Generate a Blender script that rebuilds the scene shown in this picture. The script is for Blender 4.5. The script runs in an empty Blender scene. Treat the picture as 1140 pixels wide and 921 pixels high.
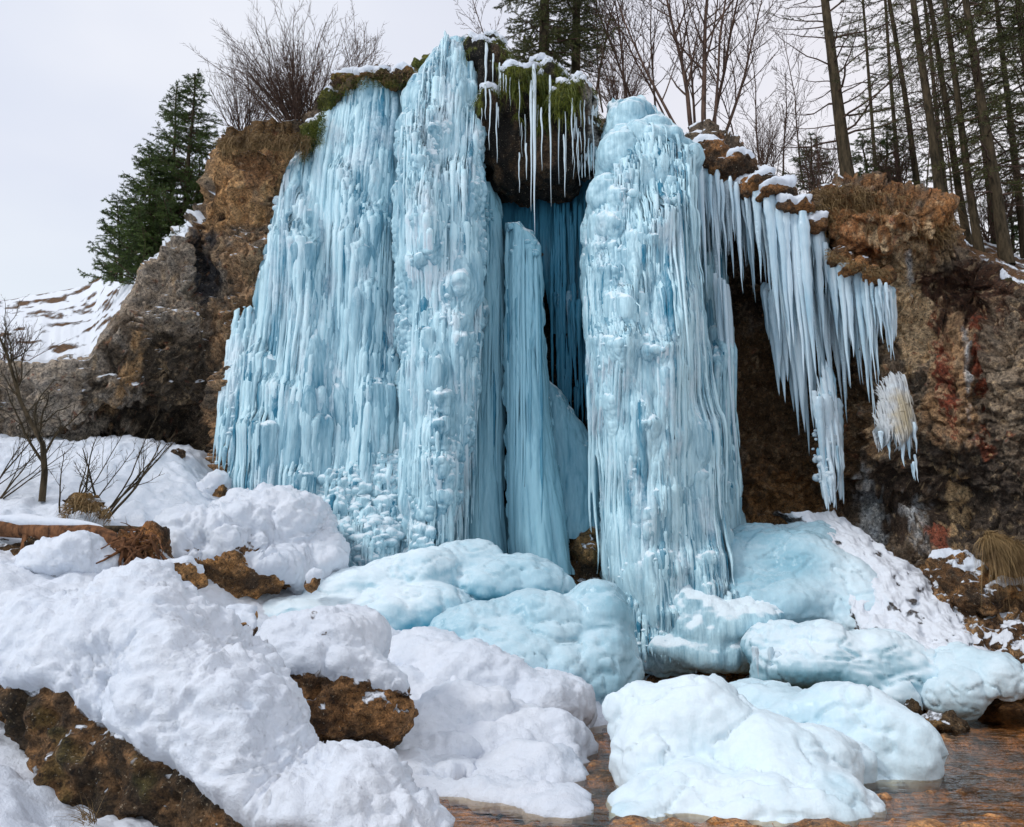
import bpy, math, random
import numpy as np
SC = bpy.context.scene
COL = SC.collection
R = math.radians
rng = np.random.default_rng(7)
F = 900.0; TILT = R(12); ZC = 1.7
CT, ST = math.cos(TILT), math.sin(TILT)

def P(px, py, Y):
    """world point at forward distance Y seen at photo pixel px, py"""
    px = np.asarray(px, float); py = np.asarray(py, float); Y = np.asarray(Y, float)
    xr = (px-570)/F; yr = (460.5-py)/F
    s = Y/(CT-yr*ST)
    return np.stack(np.broadcast_arrays(xr*s, Y, ZC+(ST+yr*CT)*s), -1)

def proj(p):
    p = np.asarray(p, float); x, y, z = p[..., 0], p[..., 1], p[..., 2]-ZC
    d = y*CT+z*ST; u = -y*ST+z*CT
    d = np.maximum(d, .05)
    return 570+F*x/d, 460.5-F*u/d

# ---------------------------------------------------------------- noise
_r = np.random.default_rng(11)
PERM = _r.permutation(256).astype(np.int32)
GR = _r.normal(size=(256, 3)).astype(np.float32); GR /= np.linalg.norm(GR, axis=1, keepdims=True)
RV = _r.random((256, 3)).astype(np.float32)

def _h(i, j, k): return PERM[(PERM[(PERM[i & 255]+j) & 255]+k) & 255]

def perlin(p):
    p = np.asarray(p, np.float32); sh = p.shape[:-1]; p = p.reshape(-1, 3)
    i = np.floor(p).astype(np.int32); f = p-i
    w = f*f*f*(f*(f*6-15)+10)
    out = np.zeros(len(p), np.float32)
    for a in (0, 1):
        wa = w[:, 0] if a else 1-w[:, 0]
        for b in (0, 1):
            wb = wa*(w[:, 1] if b else 1-w[:, 1])
            for c in (0, 1):
                wc = wb*(w[:, 2] if c else 1-w[:, 2])
                g = GR[_h(i[:, 0]+a, i[:, 1]+b, i[:, 2]+c)]
                out += wc*(g[:, 0]*(f[:, 0]-a)+g[:, 1]*(f[:, 1]-b)+g[:, 2]*(f[:, 2]-c))
    return (out*1.5).reshape(sh)

def fbm(p, sc=1., oct=4, off=0., gain=.5):
    p = np.asarray(p, float)*np.asarray(sc, float)+off
    a, s = 1., 0.
    for k in range(oct):
        s = s+a*perlin(p); p = p*2.03+17.3; a *= gain
    return s

def ridged(p, sc=1., oct=4, off=0.):
    p = np.asarray(p, float)*np.asarray(sc, float)+off
    a, s = 1., 0.
    for k in range(oct):
        s = s+a*(1-2*np.abs(perlin(p))); p = p*2.07+31.1; a *= .5
    return s/1.9-.5

def worley(p, sc=1., off=0., second=False):
    p = (np.asarray(p, np.float32)*np.asarray(sc, np.float32)+np.float32(off)); sh = p.shape[:-1]; p = p.reshape(-1, 3)
    i = np.floor(p).astype(np.int32); f = p-i
    d1 = np.full(len(p), 9., np.float32); d2 = d1.copy(); idv = np.zeros(len(p), np.float32)
    for a in (-1, 0, 1):
        for b in (-1, 0, 1):
            for c in (-1, 0, 1):
                h = _h(i[:, 0]+a, i[:, 1]+b, i[:, 2]+c); o = RV[h]
                d = (o[:, 0]+a-f[:, 0])**2+(o[:, 1]+b-f[:, 1])**2+(o[:, 2]+c-f[:, 2])**2
                m = d < d1
                d2 = np.where(m, d1, np.minimum(d2, d)); idv = np.where(m, h/255., idv); d1 = np.where(m, d, d1)
    d1 = np.sqrt(d1).reshape(sh); d2 = np.sqrt(d2).reshape(sh)
    return (d1, d2, idv.reshape(sh)) if second else d1

def sstep(a, b, x):
    t = np.clip((x-a)/(b-a), 0, 1); return t*t*(3-2*t)
def lerp(a, b, t): return a+(b-a)*t
def ip(x, pts):
    pts = np.array(pts, float); return np.interp(x, pts[:, 0], pts[:, 1])

# ---------------------------------------------------------------- mesh building
def mk(name, V, Fc, mat, parent=None, smooth=True, attrs=None, cols=None):
    V = np.ascontiguousarray(V, np.float32).reshape(-1, 3); Fc = np.ascontiguousarray(Fc, np.int32)
    me = bpy.data.meshes.new(name); n = Fc.shape[1]
    me.vertices.add(len(V)); me.vertices.foreach_set('co', V.ravel())
    me.loops.add(Fc.size); me.loops.foreach_set('vertex_index', Fc.ravel())
    me.polygons.add(len(Fc)); me.polygons.foreach_set('loop_start', np.arange(0, Fc.size, n, dtype=np.int32))
    me.update(calc_edges=True)
    me.polygons.foreach_set('use_smooth', np.full(len(Fc), smooth))
    for k, v in (attrs or {}).items():
        a = me.attributes.new(k, 'FLOAT', 'POINT'); a.data.foreach_set('value', np.ascontiguousarray(v, np.float32).ravel())
    if cols is not None:
        a = me.attributes.new('Col', 'FLOAT_COLOR', 'POINT')
        c = np.ones((len(V), 4), np.float32); c[:, :3] = np.asarray(cols).reshape(-1, 3); a.data.foreach_set('color', c.ravel())
    me.validate(); me.materials.append(mat)
    o = bpy.data.objects.new(name, me); COL.objects.link(o)
    if parent is not None:
        o.parent = parent; o.matrix_parent_inverse = parent.matrix_world.inverted()
    return o

def tag(o, label=None, cat=None, group=None, kind=None):
    if label: o['label'] = label
    if cat: o['category'] = cat
    if group: o['group'] = group
    if kind: o['kind'] = kind
    return o

def empty(name, loc=(0, 0, 0)):
    o = bpy.data.objects.new(name, None); COL.objects.link(o); o.location = loc
    bpy.context.view_layer.update(); return o

def struct(name, V, Fc, mat, **k): return tag(mk(name, V, Fc, mat, **k), kind='structure')

def gridfaces(nr, nc, mask=None):
    i = np.arange(nr*nc).reshape(nr, nc)
    q = np.stack([i[:-1, :-1], i[:-1, 1:], i[1:, 1:], i[1:, :-1]], -1)
    if mask is not None: q = q[mask]
    return q.reshape(-1, 4)

def compact(V, Fc, *arrs):
    u, inv = np.unique(Fc, return_inverse=True)
    return (V[u], inv.reshape(Fc.shape))+tuple(a[u] for a in arrs)

def normals(V, Fc):
    a = V[Fc[:, 2]]-V[Fc[:, 0]]; b = (V[Fc[:, 3]]-V[Fc[:, 1]]) if Fc.shape[1] == 4 else (V[Fc[:, 2]]-V[Fc[:, 1]])
    n = np.cross(a, b); N = np.zeros_like(V)
    for k in range(Fc.shape[1]):
        for c in range(3): N[:, c] += np.bincount(Fc[:, k], n[:, c], len(V))
    return N/np.maximum(np.linalg.norm(N, axis=1, keepdims=True), 1e-9)

def smoothV(V, Fc, it=2, lam=.5):
    e = np.concatenate([Fc[:, [k, (k+1) % Fc.shape[1]]] for k in range(Fc.shape[1])])
    e = np.concatenate([e, e[:, ::-1]])
    cnt = np.bincount(e[:, 0], minlength=len(V))[:, None]
    for _ in range(it):
        S = np.stack([np.bincount(e[:, 0], V[e[:, 1], c], len(V)) for c in range(3)], 1)
        V = V+lam*(S/np.maximum(cnt, 1)-V)
    return V

def surface_nets(D, org, h):
    """D: field on a regular grid, negative inside"""
    s = D < 0
    nx, ny, nz = D.shape
    cs = [(i, j, k) for i in (0, 1) for j in (0, 1) for k in (0, 1)]
    sub = lambda A, c: A[c[0]:nx-1+c[0], c[1]:ny-1+c[1], c[2]:nz-1+c[2]]
    cnt = sum(sub(s, c).astype(np.int8) for c in cs)
    act = (cnt > 0) & (cnt < 8)
    ids = np.full(act.shape, -1, np.int64); A = np.argwhere(act); ids[act] = np.arange(len(A))
    vals = {c: D[A[:, 0]+c[0], A[:, 1]+c[1], A[:, 2]+c[2]] for c in cs}
    acc = np.zeros((len(A), 3)); n = np.zeros(len(A))
    for ax in range(3):
        for c in cs:
            if c[ax]: continue
            d = list(c); d[ax] = 1; d = tuple(d)
            va, vb = vals[c], vals[d]; m = (va < 0) != (vb < 0)
            t = np.where(m, va/np.where(va == vb, 1, va-vb), 0)
            p = np.tile(np.array(c, float), (len(A), 1)); p[:, ax] += t
            acc[m] += p[m]; n[m] += 1
    V = (A+acc/n[:, None])*h+np.array(org)
    Q = []
    for ax in range(3):
        sl0 = [slice(1, -1)]*3; sl0[ax] = slice(0, D.shape[ax]-1); sl1 = list(sl0); sl1[ax] = slice(1, D.shape[ax])
        a = s[tuple(sl0)]; b = s[tuple(sl1)]
        E = np.argwhere(a != b)
        flip = a[tuple(E.T)]
        base = E.copy()
        for o in range(3):
            if o != ax: base[:, o] += 1
        u, v = [(1, 2), (2, 0), (0, 1)][ax]
        def cell(du, dv):
            q = base.copy(); q[:, u] -= du; q[:, v] -= dv; return ids[tuple(q.T)]
        q = np.stack([cell(1, 1), cell(0, 1), cell(0, 0), cell(1, 0)], 1)
        q[~flip] = q[~flip][:, ::-1]
        Q.append(q)
    Q = np.concatenate(Q); Q = Q[(Q >= 0).all(1)]
    return V, Q

def ell(p, c, r):
    q = (p-c)/r; k0 = np.sqrt((q*q).sum(-1)); k1 = np.sqrt((q*q/(r*r)).sum(-1))
    return k0*(k0-1)/np.maximum(k1, 1e-6)
def smin(a, b, k):
    h = np.clip(.5+.5*(b-a)/k, 0, 1); return b*(1-h)+a*h-k*h*(1-h)

def blobs(parts, h=.04, k=.15, warp=.0, wsc=1., pad=.25, zmin=None):
    """smooth union of ellipsoids: parts = list of (centre, radii, rotation about y)"""
    C = np.array([q[0] for q in parts], float); Rr = np.array([q[1] for q in parts], float)
    lo = (C-Rr.max(1, keepdims=True)).min(0)-pad; hi = (C+Rr.max(1, keepdims=True)).max(0)+pad
    if zmin is not None: lo[2] = max(lo[2], zmin)
    n = np.maximum(np.ceil((hi-lo)/h).astype(int), 4)
    g = np.stack(np.meshgrid(*[lo[a]+h*np.arange(n[a]) for a in range(3)], indexing='ij'), -1).astype(np.float32)
    gp = g
    if warp:
        w = np.stack([perlin(g*wsc+o) for o in (3.1, 41.7, 77.3)], -1); gp = g+warp*w
    D = None
    for q in parts:
        p = gp-np.array(q[0], np.float32); r = np.array(q[1], np.float32)
        if len(q) > 2 and q[2]:
            a = q[2]; c_, s_ = math.cos(a), math.sin(a)
            p = np.stack([p[..., 0]*c_+p[..., 2]*s_, p[..., 1], -p[..., 0]*s_+p[..., 2]*c_], -1)
        d = ell(p, 0, r)
        D = d if D is None else smin(D, d, k)
    if zmin is not None: D[:, :, 0] = np.maximum(D[:, :, 0], .01)
    D[0], D[-1], D[:, 0], D[:, -1] = [np.abs(x)+.01 for x in (D[0], D[-1], D[:, 0], D[:, -1])]
    V, Q = surface_nets(D, lo, h)
    return smoothV(V, Q, 3, .5), Q

def B(px, py, Y, rx, ry, rd=None, rot=0):
    """ellipsoid by photo place: radii rx, ry in pixels, rd in metres, rot degrees"""
    m = Y/F
    return (P(px, py, Y), (rx*m, rd if rd else (rx+ry)/2*m, ry*m), R(rot))

def tubes(C, Rad, k=8, vertical=True, caps=True):
    """C [N,R,3] centres, Rad [N,R] radii -> V, F (quads)"""
    C = np.asarray(C, float); Rad = np.asarray(Rad, float); N, n, _ = C.shape
    a = np.arange(k)*2*np.pi/k
    if vertical:
        U = np.zeros_like(C); U[..., 0] = 1; W = np.zeros_like(C); W[..., 1] = 1
    else:
        T = np.gradient(C, axis=1); T /= np.maximum(np.linalg.norm(T, axis=-1, keepdims=True), 1e-9)
        ref = np.zeros_like(T); m = np.abs(T[:, :1, 2]) > .8
        ref[..., 2] = 1; ref = np.where(m[..., None], np.array([1., 0, 0]), ref)
        U = np.cross(T, ref); U /= np.maximum(np.linalg.norm(U, axis=-1, keepdims=True), 1e-9); W = np.cross(T, U)
    V = C[:, :, None]+Rad[:, :, None, None]*(U[:, :, None]*np.cos(a)[:, None]+W[:, :, None]*np.sin(a)[:, None])
    i = np.arange(N*n*k).reshape(N, n, k)
    j = np.roll(i, -1, 2)
    Q = np.stack([i[:, :-1], j[:, :-1], j[:, 1:], i[:, 1:]], -1).reshape(-1, 4)
    return V.reshape(-1, 3), Q
# ---------------------------------------------------------------- materials
def newmat(name):
    m = bpy.data.materials.new(name); m.use_nodes = True; nt = m.node_tree; nt.nodes.clear()
    out = nt.nodes.new('ShaderNodeOutputMaterial'); b = nt.nodes.new('ShaderNodeBsdfPrincipled')
    nt.links.new(b.outputs[0], out.inputs[0]); return m, nt, b
class NB:
    def __init__(s, nt): s.nt = nt
    def n(s, t, **k):
        x = s.nt.nodes.new(t)
        for a, v in k.items(): setattr(x, a, v)
        return x
    def l(s, a, b): s.nt.links.new(a, b)
    def coord(s, scale=(1, 1, 1)):
        g = s.n('ShaderNodeNewGeometry'); m = s.n('ShaderNodeMapping'); m.inputs['Scale'].default_value = scale
        s.l(g.outputs['Position'], m.inputs[0]); return m.outputs[0]
    def noise(s, sc, detail=4, rough=.55, scale=(1, 1, 1), dist=0):
        t = s.n('ShaderNodeTexNoise'); t.inputs['Scale'].default_value = sc; t.inputs['Detail'].default_value = detail
        t.inputs['Roughness'].default_value = rough; t.inputs['Distortion'].default_value = dist
        s.l(s.coord(scale), t.inputs['Vector']); return t.outputs['Fac']
    def voro(s, sc, scale=(1, 1, 1), feature='F1'):
        t = s.n('ShaderNodeTexVoronoi', feature=feature); t.inputs['Scale'].default_value = sc
        s.l(s.coord(scale), t.inputs['Vector']); return t.outputs['Distance']
    def attr(s, name, out='Fac'): return s.n('ShaderNodeAttribute', attribute_name=name).outputs[out]
    def rng(s, v, a, b, c=0., d=1.):
        m = s.n('ShaderNodeMapRange'); s.l(v, m.inputs[0])
        for i, x in enumerate((a, b, c, d)): m.inputs[i+1].default_value = x
        return m.outputs[0]
    def mix(s, f, a, b, mode='MIX'):
        m = s.n('ShaderNodeMix', data_type='RGBA', blend_type=mode)
        for sock, v in ((m.inputs[0], f), (m.inputs[6], a), (m.inputs[7], b)):
            if isinstance(v, (int, float)): sock.default_value = v
            elif isinstance(v, tuple): sock.default_value = v+(1,)
            else: s.l(v, sock)
        return m.outputs[2]
    def math(s, op, a, b=0.):
        m = s.n('ShaderNodeMath', operation=op)
        for i, v in enumerate((a, b)):
            if isinstance(v, (int, float)): m.inputs[i].default_value = v
            else: s.l(v, m.inputs[i])
        return m.outputs[0]
    def bump(s, h, strength, dist, prev=None):
        b = s.n('ShaderNodeBump'); b.inputs['Strength'].default_value = strength; b.inputs['Distance'].default_value = dist
        s.l(h, b.inputs['Height'])
        if prev is not None: s.l(prev, b.inputs['Normal'])
        return b.outputs[0]

SNOW_C = (.73, .77, .83)
def snow_mat():
    m, nt, b = newmat('snow'); N = NB(nt)
    c = N.mix(N.noise(1.3, 3), (.60, .67, .77), (.76, .79, .84)); N.l(c, b.inputs['Base Color'])
    b.inputs['Roughness'].default_value = .6; b.inputs['Specular IOR Level'].default_value = .3
    nb = N.bump(N.noise(7, 6, .6), .6, .05); nb = N.bump(N.noise(34, 4, .65), .45, .018, nb); nb = N.bump(N.noise(120, 3, .7), .5, .006, nb)
    N.l(nb, b.inputs['Normal']); return m

def ice_mat(name, light, deep, streak=1., rough=.3, lump=1., sss=0., trans=0., soft=0.):
    """attributes: frost 0..1 = hoar and snow sticking to the ice, tint 0..1 = clear deep ice, plus painted shade in crevices and undersides"""
    m, nt, b = newmat(name); N = NB(nt)
    st = N.noise(3.2, 5, .6, scale=(3.5, 3.5, .22), dist=.3)
    st2 = N.noise(11, 4, .6, scale=(2.2, 2.2, .18))
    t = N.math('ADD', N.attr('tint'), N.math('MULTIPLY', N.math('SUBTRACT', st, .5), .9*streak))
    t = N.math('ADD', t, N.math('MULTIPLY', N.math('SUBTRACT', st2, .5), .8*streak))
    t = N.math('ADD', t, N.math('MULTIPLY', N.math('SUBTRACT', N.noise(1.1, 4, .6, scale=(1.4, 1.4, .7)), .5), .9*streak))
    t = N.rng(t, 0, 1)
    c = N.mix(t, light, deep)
    fr = N.math('ADD', N.attr('frost'), N.math('MULTIPLY', N.math('SUBTRACT', N.noise(14, 5, .65), .5), .5))
    fr = N.rng(fr, .28-soft, .72+soft)
    c = N.mix(fr, c, (.72, .83, .89)); N.l(c, b.inputs['Base Color'])
    N.l(N.rng(fr, 0, 1, rough, .65), b.inputs['Roughness'])
    b.inputs['IOR'].default_value = 1.31; b.inputs['Specular IOR Level'].default_value = .5
    if trans: b.inputs['Transmission Weight'].default_value = trans
    if sss:
        b.subsurface_method = 'RANDOM_WALK'
        b.inputs['Subsurface Weight'].default_value = sss
        b.inputs['Subsurface Radius'].default_value = (.35, .8, 1.); b.inputs['Subsurface Scale'].default_value = .12
    nb = N.bump(st2, .5*streak+.02, .03)
    nb = N.bump(N.noise(26, 4, .6, scale=(1, 1, .35)), .4*lump, .02, nb)
    nb = N.bump(N.voro(34, feature='SMOOTH_F1'), .25*lump, .014, nb)
    N.l(nb, b.inputs['Normal']); return m

def rock_mat(name, bump=1., wet=.0):
    """Col = rock colour, snow 0..1"""
    m, nt, b = newmat(name); N = NB(nt)
    c = N.attr('Col', 'Color')
    v = N.noise(16, 7, .68); c = N.mix(1., c, N.mix(N.rng(v, .3, .7), (.22, .21, .21), (2.0, 1.95, 1.85)), 'MULTIPLY')
    v3 = N.noise(62, 4, .6); c = N.mix(1., c, N.mix(N.rng(v3, .32, .68), (.5, .5, .5), (1.5, 1.5, 1.5)), 'MULTIPLY')
    v2 = N.noise(4, 5, .6); c = N.mix(N.rng(v2, .35, .65, 0, .6), c, N.mix(1., c, (1.4, 1.22, 1.0), 'MULTIPLY'))
    pit = N.rng(N.noise(22, 4, .62, dist=.4), .36, .44, .75, 0); c = N.mix(pit, c, (.018, .015, .013))
    pit2 = N.rng(N.voro(30), .10, .22, .6, 0); c = N.mix(N.math('MULTIPLY', pit2, N.rng(N.noise(2.5, 2), .45, .6)), c, (.015, .012, .010))
    sp = N.rng(N.noise(38, 3, .6), .64, .70, 0, .7); c = N.mix(sp, c, (.50, .42, .30))
    sn = N.math('ADD', N.attr('snow'), N.math('MULTIPLY', N.math('SUBTRACT', N.noise(12, 5, .65), .5), .5))
    sn = N.rng(sn, .44, .56); c = N.mix(sn, c, SNOW_C); N.l(c, b.inputs['Base Color'])
    N.l(N.rng(v, .3, .7, .85-wet*.5, .95-wet*.4), b.inputs['Roughness']); b.inputs['Specular IOR Level'].default_value = .3+wet*.4
    k = N.math('SUBTRACT', 1., N.math('MULTIPLY', sn, .8))
    nb = N.bump(N.math('MULTIPLY', N.noise(7, 8, .66), k), 1.*bump, .12)
    nb = N.bump(N.math('MULTIPLY', N.voro(19, feature='DISTANCE_TO_EDGE'), k), .35*bump, .05, nb); nb = N.bump(N.noise(90, 3, .7), .5, .012, nb)
    N.l(nb, b.inputs['Normal']); return m

def bark_mat(name, c1, c2, sc=1.):
    m, nt, b = newmat(name); N = NB(nt)
    v = N.noise(14*sc, 6, .65, scale=(1, 1, .25))
    N.l(N.mix(N.rng(v, .35, .65), c1, c2), b.inputs['Base Color']); b.inputs['Roughness'].default_value = .9
    b.inputs['Specular IOR Level'].default_value = .2
    N.l(N.bump(v, .8, .03), b.inputs['Normal']); return m

def leaf_mat(name, c1, c2):
    m, nt, b = newmat(name); N = NB(nt)
    v = N.noise(3.5, 3, .6)
    N.l(N.mix(N.rng(v, .35, .65), c1, c2), b.inputs['Base Color']); b.inputs['Roughness'].default_value = .6
    b.inputs['Specular IOR Level'].default_value = .25; return m

M_SNOW = snow_mat()
M_ICE = ice_mat('frosted_ice', (.56, .79, .87), (.014, .17, .28))
M_ICE_SMOOTH = ice_mat('smooth_ice', (.33, .59, .70), (.02, .18, .29), streak=.6, rough=.22, lump=.2)
M_ICE_DEEP = ice_mat('deep_blue_ice', (.06, .24, .36), (.006, .05, .09), streak=.8, rough=.2, lump=.3)  # clear blue ice, darkened further to paint in the recess shade
M_PILLOW = ice_mat('mound_ice', (.56, .74, .82), (.06, .30, .42), streak=.2, rough=.2, lump=.7, soft=.22)
M_ICICLE = ice_mat('icicle_ice', (.72, .87, .96), (.14, .40, .56), streak=.9, rough=.14, lump=.5, trans=.15)
M_ROCK = rock_mat('cliff_rock')
M_WET = rock_mat('wet_stone', .6, .8)
M_BARK = bark_mat('bark', (.020, .016, .009), (.085, .062, .036))
M_TWIG = bark_mat('twig', (.045, .028, .022), (.13, .08, .058))
M_LOG = bark_mat('log_wood', (.05, .025, .015), (.26, .12, .055))
M_NEEDLE = leaf_mat('needles', (.032, .055, .018), (.10, .15, .035))
M_NEEDLE_DK = leaf_mat('old_needles', (.040, .050, .016), (.12, .125, .04))
M_MOSS = leaf_mat('moss', (.035, .055, .008), (.14, .16, .02))
M_GRASS = leaf_mat('dry_grass', (.10, .06, .025), (.30, .20, .09))

# ---------------------------------------------------------------- world, sun, camera
W = bpy.data.worlds.new('World'); SC.world = W; W.use_nodes = True
nt = W.node_tree; nt.nodes.clear(); N = NB(nt)
SUN_EL, SUN_AZ = R(42), R(242)   # azimuth clockwise from +Y: behind the camera, a little to the left
sky = N.n('ShaderNodeTexSky', sky_type='NISHITA', sun_disc=False); sky.sun_elevation = SUN_EL; sky.sun_rotation = SUN_AZ
bgs = N.n('ShaderNodeBackground'); bgs.inputs[1].default_value = .10; N.l(sky.outputs[0], bgs.inputs[0])
tc = N.n('ShaderNodeTexCoord'); mp = N.n('ShaderNodeMapping'); mp.inputs['Scale'].default_value = (1, 1, 2.2); N.l(tc.outputs['Generated'], mp.inputs[0])
nz = N.n('ShaderNodeTexNoise'); nz.inputs['Scale'].default_value = 1.6; nz.inputs['Detail'].default_value = 4; N.l(mp.outputs[0], nz.inputs['Vector'])
sx = N.n('ShaderNodeSeparateXYZ'); N.l(tc.outputs['Generated'], sx.inputs[0])
cl = N.mix(N.rng(nz.outputs['Fac'], .32, .68), (.72, .78, .93), (.94, .96, 1.03))
cl = N.mix(N.rng(sx.outputs[0], -.25, .55), cl, N.mix(N.rng(nz.outputs['Fac'], .3, .7), (.91, .87, .93), (1., .97, 1.)))
cl = N.mix(N.rng(sx.outputs[2], .42, .15), cl, (.84, .93, .98))
bgc = N.n('ShaderNodeBackground'); bgc.inputs[1].default_value = 1.0; N.l(cl, bgc.inputs[0])
mx = N.n('ShaderNodeMixShader'); mx.inputs[0].default_value = .88; N.l(bgs.outputs[0], mx.inputs[1]); N.l(bgc.outputs[0], mx.inputs[2])
wo = N.n('ShaderNodeOutputWorld'); N.l(mx.outputs[0], wo.inputs[0])
sl = bpy.data.lights.new('sun', 'SUN'); sl.energy = 1.5; sl.angle = R(11); sl.color = (1, .97, .94)
so = bpy.data.objects.new('sun', sl); COL.objects.link(so)
so.rotation_euler = (math.pi/2-SUN_EL, 0, math.pi-SUN_AZ)
cam = bpy.data.cameras.new('camera'); co = bpy.data.objects.new('camera', cam); COL.objects.link(co); SC.camera = co
cam.sensor_fit = 'HORIZONTAL'; cam.sensor_width = 36; cam.lens = 36*F/1140; cam.clip_end = 500; cam.clip_start = .05
co.location = (0, 0, ZC); co.rotation_euler = (math.pi/2+TILT, 0, 0)
vs = SC.view_settings; vs.view_transform = 'Standard'; vs.look = 'None'; vs.exposure = .04; vs.gamma = 1
SC.render.engine = 'CYCLES'; SC.cycles.max_bounces = 6; SC.cycles.diffuse_bounces = 3; SC.cycles.glossy_bounces = 2
SC.cycles.transparent_max_bounces = 6; SC.cycles.caustics_reflective = False; SC.cycles.caustics_refractive = False
SC.cycles.use_adaptive_sampling = True; SC.cycles.adaptive_threshold = .02; SC.cycles.use_denoising = True
# ---------------------------------------------------------------- cliff
T_EDGE = [(-400,450),(-300,440),(0,400),(60,402),(100,394),(135,345),(162,300),(190,272),(212,250),(238,222),(242,180),(250,153),(290,147),(330,145),(345,162),(356,120),(385,88),(425,84),(455,88),(490,80),(540,100),(640,120),(700,150),(755,162),(775,150),(800,156),(830,172),(865,196),(895,218),(915,206),(945,202),(970,200),(1000,215),(1050,218),(1060,250),(1075,290),(1100,300),(1140,318),(1450,380),(1600,390)]
T_SKY = [(-400,330),(0,333),(45,325),(85,318),(104,306),(112,291),(150,272),(200,268),(260,230)]
T_SKYR = [(1000,230),(1060,240),(1080,262),(1110,272),(1140,288),(1450,340),(1600,350)]
T_BOT = [(-400,640),(0,600),(150,600),(250,650),(330,690),(500,760),(640,790),(700,800),(830,800),(900,800),(1000,790),(1050,780),(1140,780),(1600,800)]
T_Y = [(-400,12.5),(0,15.2),(150,15.6),(250,15.8),(330,16.4),(400,16.8),(540,17.3),(680,17.0),(780,16.2),(900,15.4),(1000,14.6),(1140,13.4),(1450,10.5),(1600,9.5)]
BUMPS = [(60,505,90,30,1.0),(190,500,60,35,1.6),(120,480,26,24,.6),(100,410,80,50,-.3),(200,330,40,60,-.35),(225,300,14,50,.35),(285,280,30,90,-.35),(290,190,45,28,-.55),(295,158,50,9,.35),(255,480,20,80,-.5),
         (370,110,40,22,-.6),(430,90,40,14,-.5),(480,75,40,15,-.5),(345,165,12,22,-.6),
         (840,205,90,22,-.9),(860,420,90,150,.7),(930,560,80,40,.6),(985,250,60,34,-.75),(1005,232,60,16,-.3),(950,290,18,40,-.4),(1085,330,40,40,.8),(1020,330,24,50,.2),
         (985,455,28,40,-.35),(1000,560,60,30,.7),(1060,430,30,80,-.3),(1110,560,50,60,.2),(1100,620,60,24,-.5),(990,540,60,12,-.25),(1125,400,30,60,-.35)]
pxs = np.concatenate([np.arange(-400, -20, 6), np.arange(-20, 345, 1.15), np.arange(345, 770, 2.4), np.arange(770, 1160, 1.1), np.arange(1160, 1600, 6)])
nr = 430
tt = np.linspace(0, 1, nr)
ex = ip(pxs, T_EDGE)+3*fbm(np.stack([pxs/14, pxs*0, pxs*0+5], -1), 1, 3)
PX = np.tile(pxs, (nr, 1)); PY = lerp(ip(pxs, T_BOT)[None], ex[None], tt[:, None])
YY = np.tile(ip(pxs, T_Y), (nr, 1))
for cx, cy, sx_, sy_, a in BUMPS:
    YY = YY+a*np.exp(-((PX-cx)/sx_)**2-((PY-cy)/sy_)**2)
YY = YY+.45*sstep(.97, 1., tt)[:, None]**2          # rounded lip
face = P(PX, PY, YY)
# plateau and hillside behind the lip
nb_ = 90; dd = np.linspace(0, 1, nb_+1)[1:]**1.7*34
edge = face[-1]
pl = []
skyp = np.where(pxs < 245, ip(pxs, T_SKY), 0); skyr = ip(pxs, T_SKYR)
tgtL = P(pxs, ip(pxs, T_SKY), edge[:, 1]+8); tgtR = P(pxs, skyr, edge[:, 1]+5)
sl_ = np.full(len(pxs), .06)
sL = (tgtL[:, 2]-edge[:, 2])/8; sR = (tgtR[:, 2]-edge[:, 2])/5
wl = sstep(252, 236, pxs); wr = sstep(1040, 1062, pxs)
slope = lerp(lerp(sl_, sL, wl), sR, wr)
lim = lerp(np.full(len(pxs), 30.), np.full(len(pxs), 8.), wl); lim = lerp(lim, 5., wr)
ux = edge[:, 0]/edge[:, 1]
for d in dd:
    dz = slope*np.minimum(d, lim)-.12*np.maximum(d-lim, 0)*(wl+wr)
    pl.append(np.stack([edge[:, 0]+ux*d, edge[:, 1]+d, edge[:, 2]+dz], -1))
pl = np.array(pl)
G = np.concatenate([face, pl]); nR = len(G); nC = len(pxs)
Fc = gridfaces(nR, nC)
V = G.reshape(-1, 3); Nn = normals(V, Fc)
if Nn[Nn.shape[0]//4, 1] > 0: Fc = Fc[:, ::-1]; Nn = -Nn
isface = np.concatenate([np.ones(face.shape[:2]), np.zeros(pl.shape[:2])]).ravel()
fade = np.concatenate([np.ones(face.shape[:2]), np.tile(np.exp(-dd/3)[:, None]*.6+.25, (1, nC))]).ravel()
px_, py_ = proj(V)
strat = V.copy()
big = ridged(V, (.55, .55, .7), 4)*.55+fbm(V, 1.3, 3, 9)*.22
mid = ridged(V, (2.4, 2.4, 2.0), 3, 4)*.22
c1, c2, cid = worley(V+.25*fbm(V, 2., 2)[:, None], (3.2, 3.2, 3.8), 5, True)
crag = (c2-c1); crag = np.minimum(crag, .45)*.30-.05*cid
w1 = worley(V, 11., 3)
fine = (.5-w1)*.045+ridged(V, 9., 3)*.03
smoothzone = np.clip(np.exp(-((px_-290)/55)**2-((py_-190)/70)**2)+np.exp(-((px_-70)/60)**2-((py_-440)/60)**2), 0, 1)
near_lip = np.concatenate([np.tile(sstep(.86, .99, tt)[:, None], (1, nC)), np.ones(pl.shape[:2])]).ravel()*sstep(175, 150, px_)
fade = fade*(1-.75*near_lip)
disp = (big+mid*(1-.5*smoothzone)+(crag+fine)*(1-.45*smoothzone))*fade
V = V+Nn*disp[:, None]*np.where(isface > 0, 1, .45)[:, None]
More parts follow.
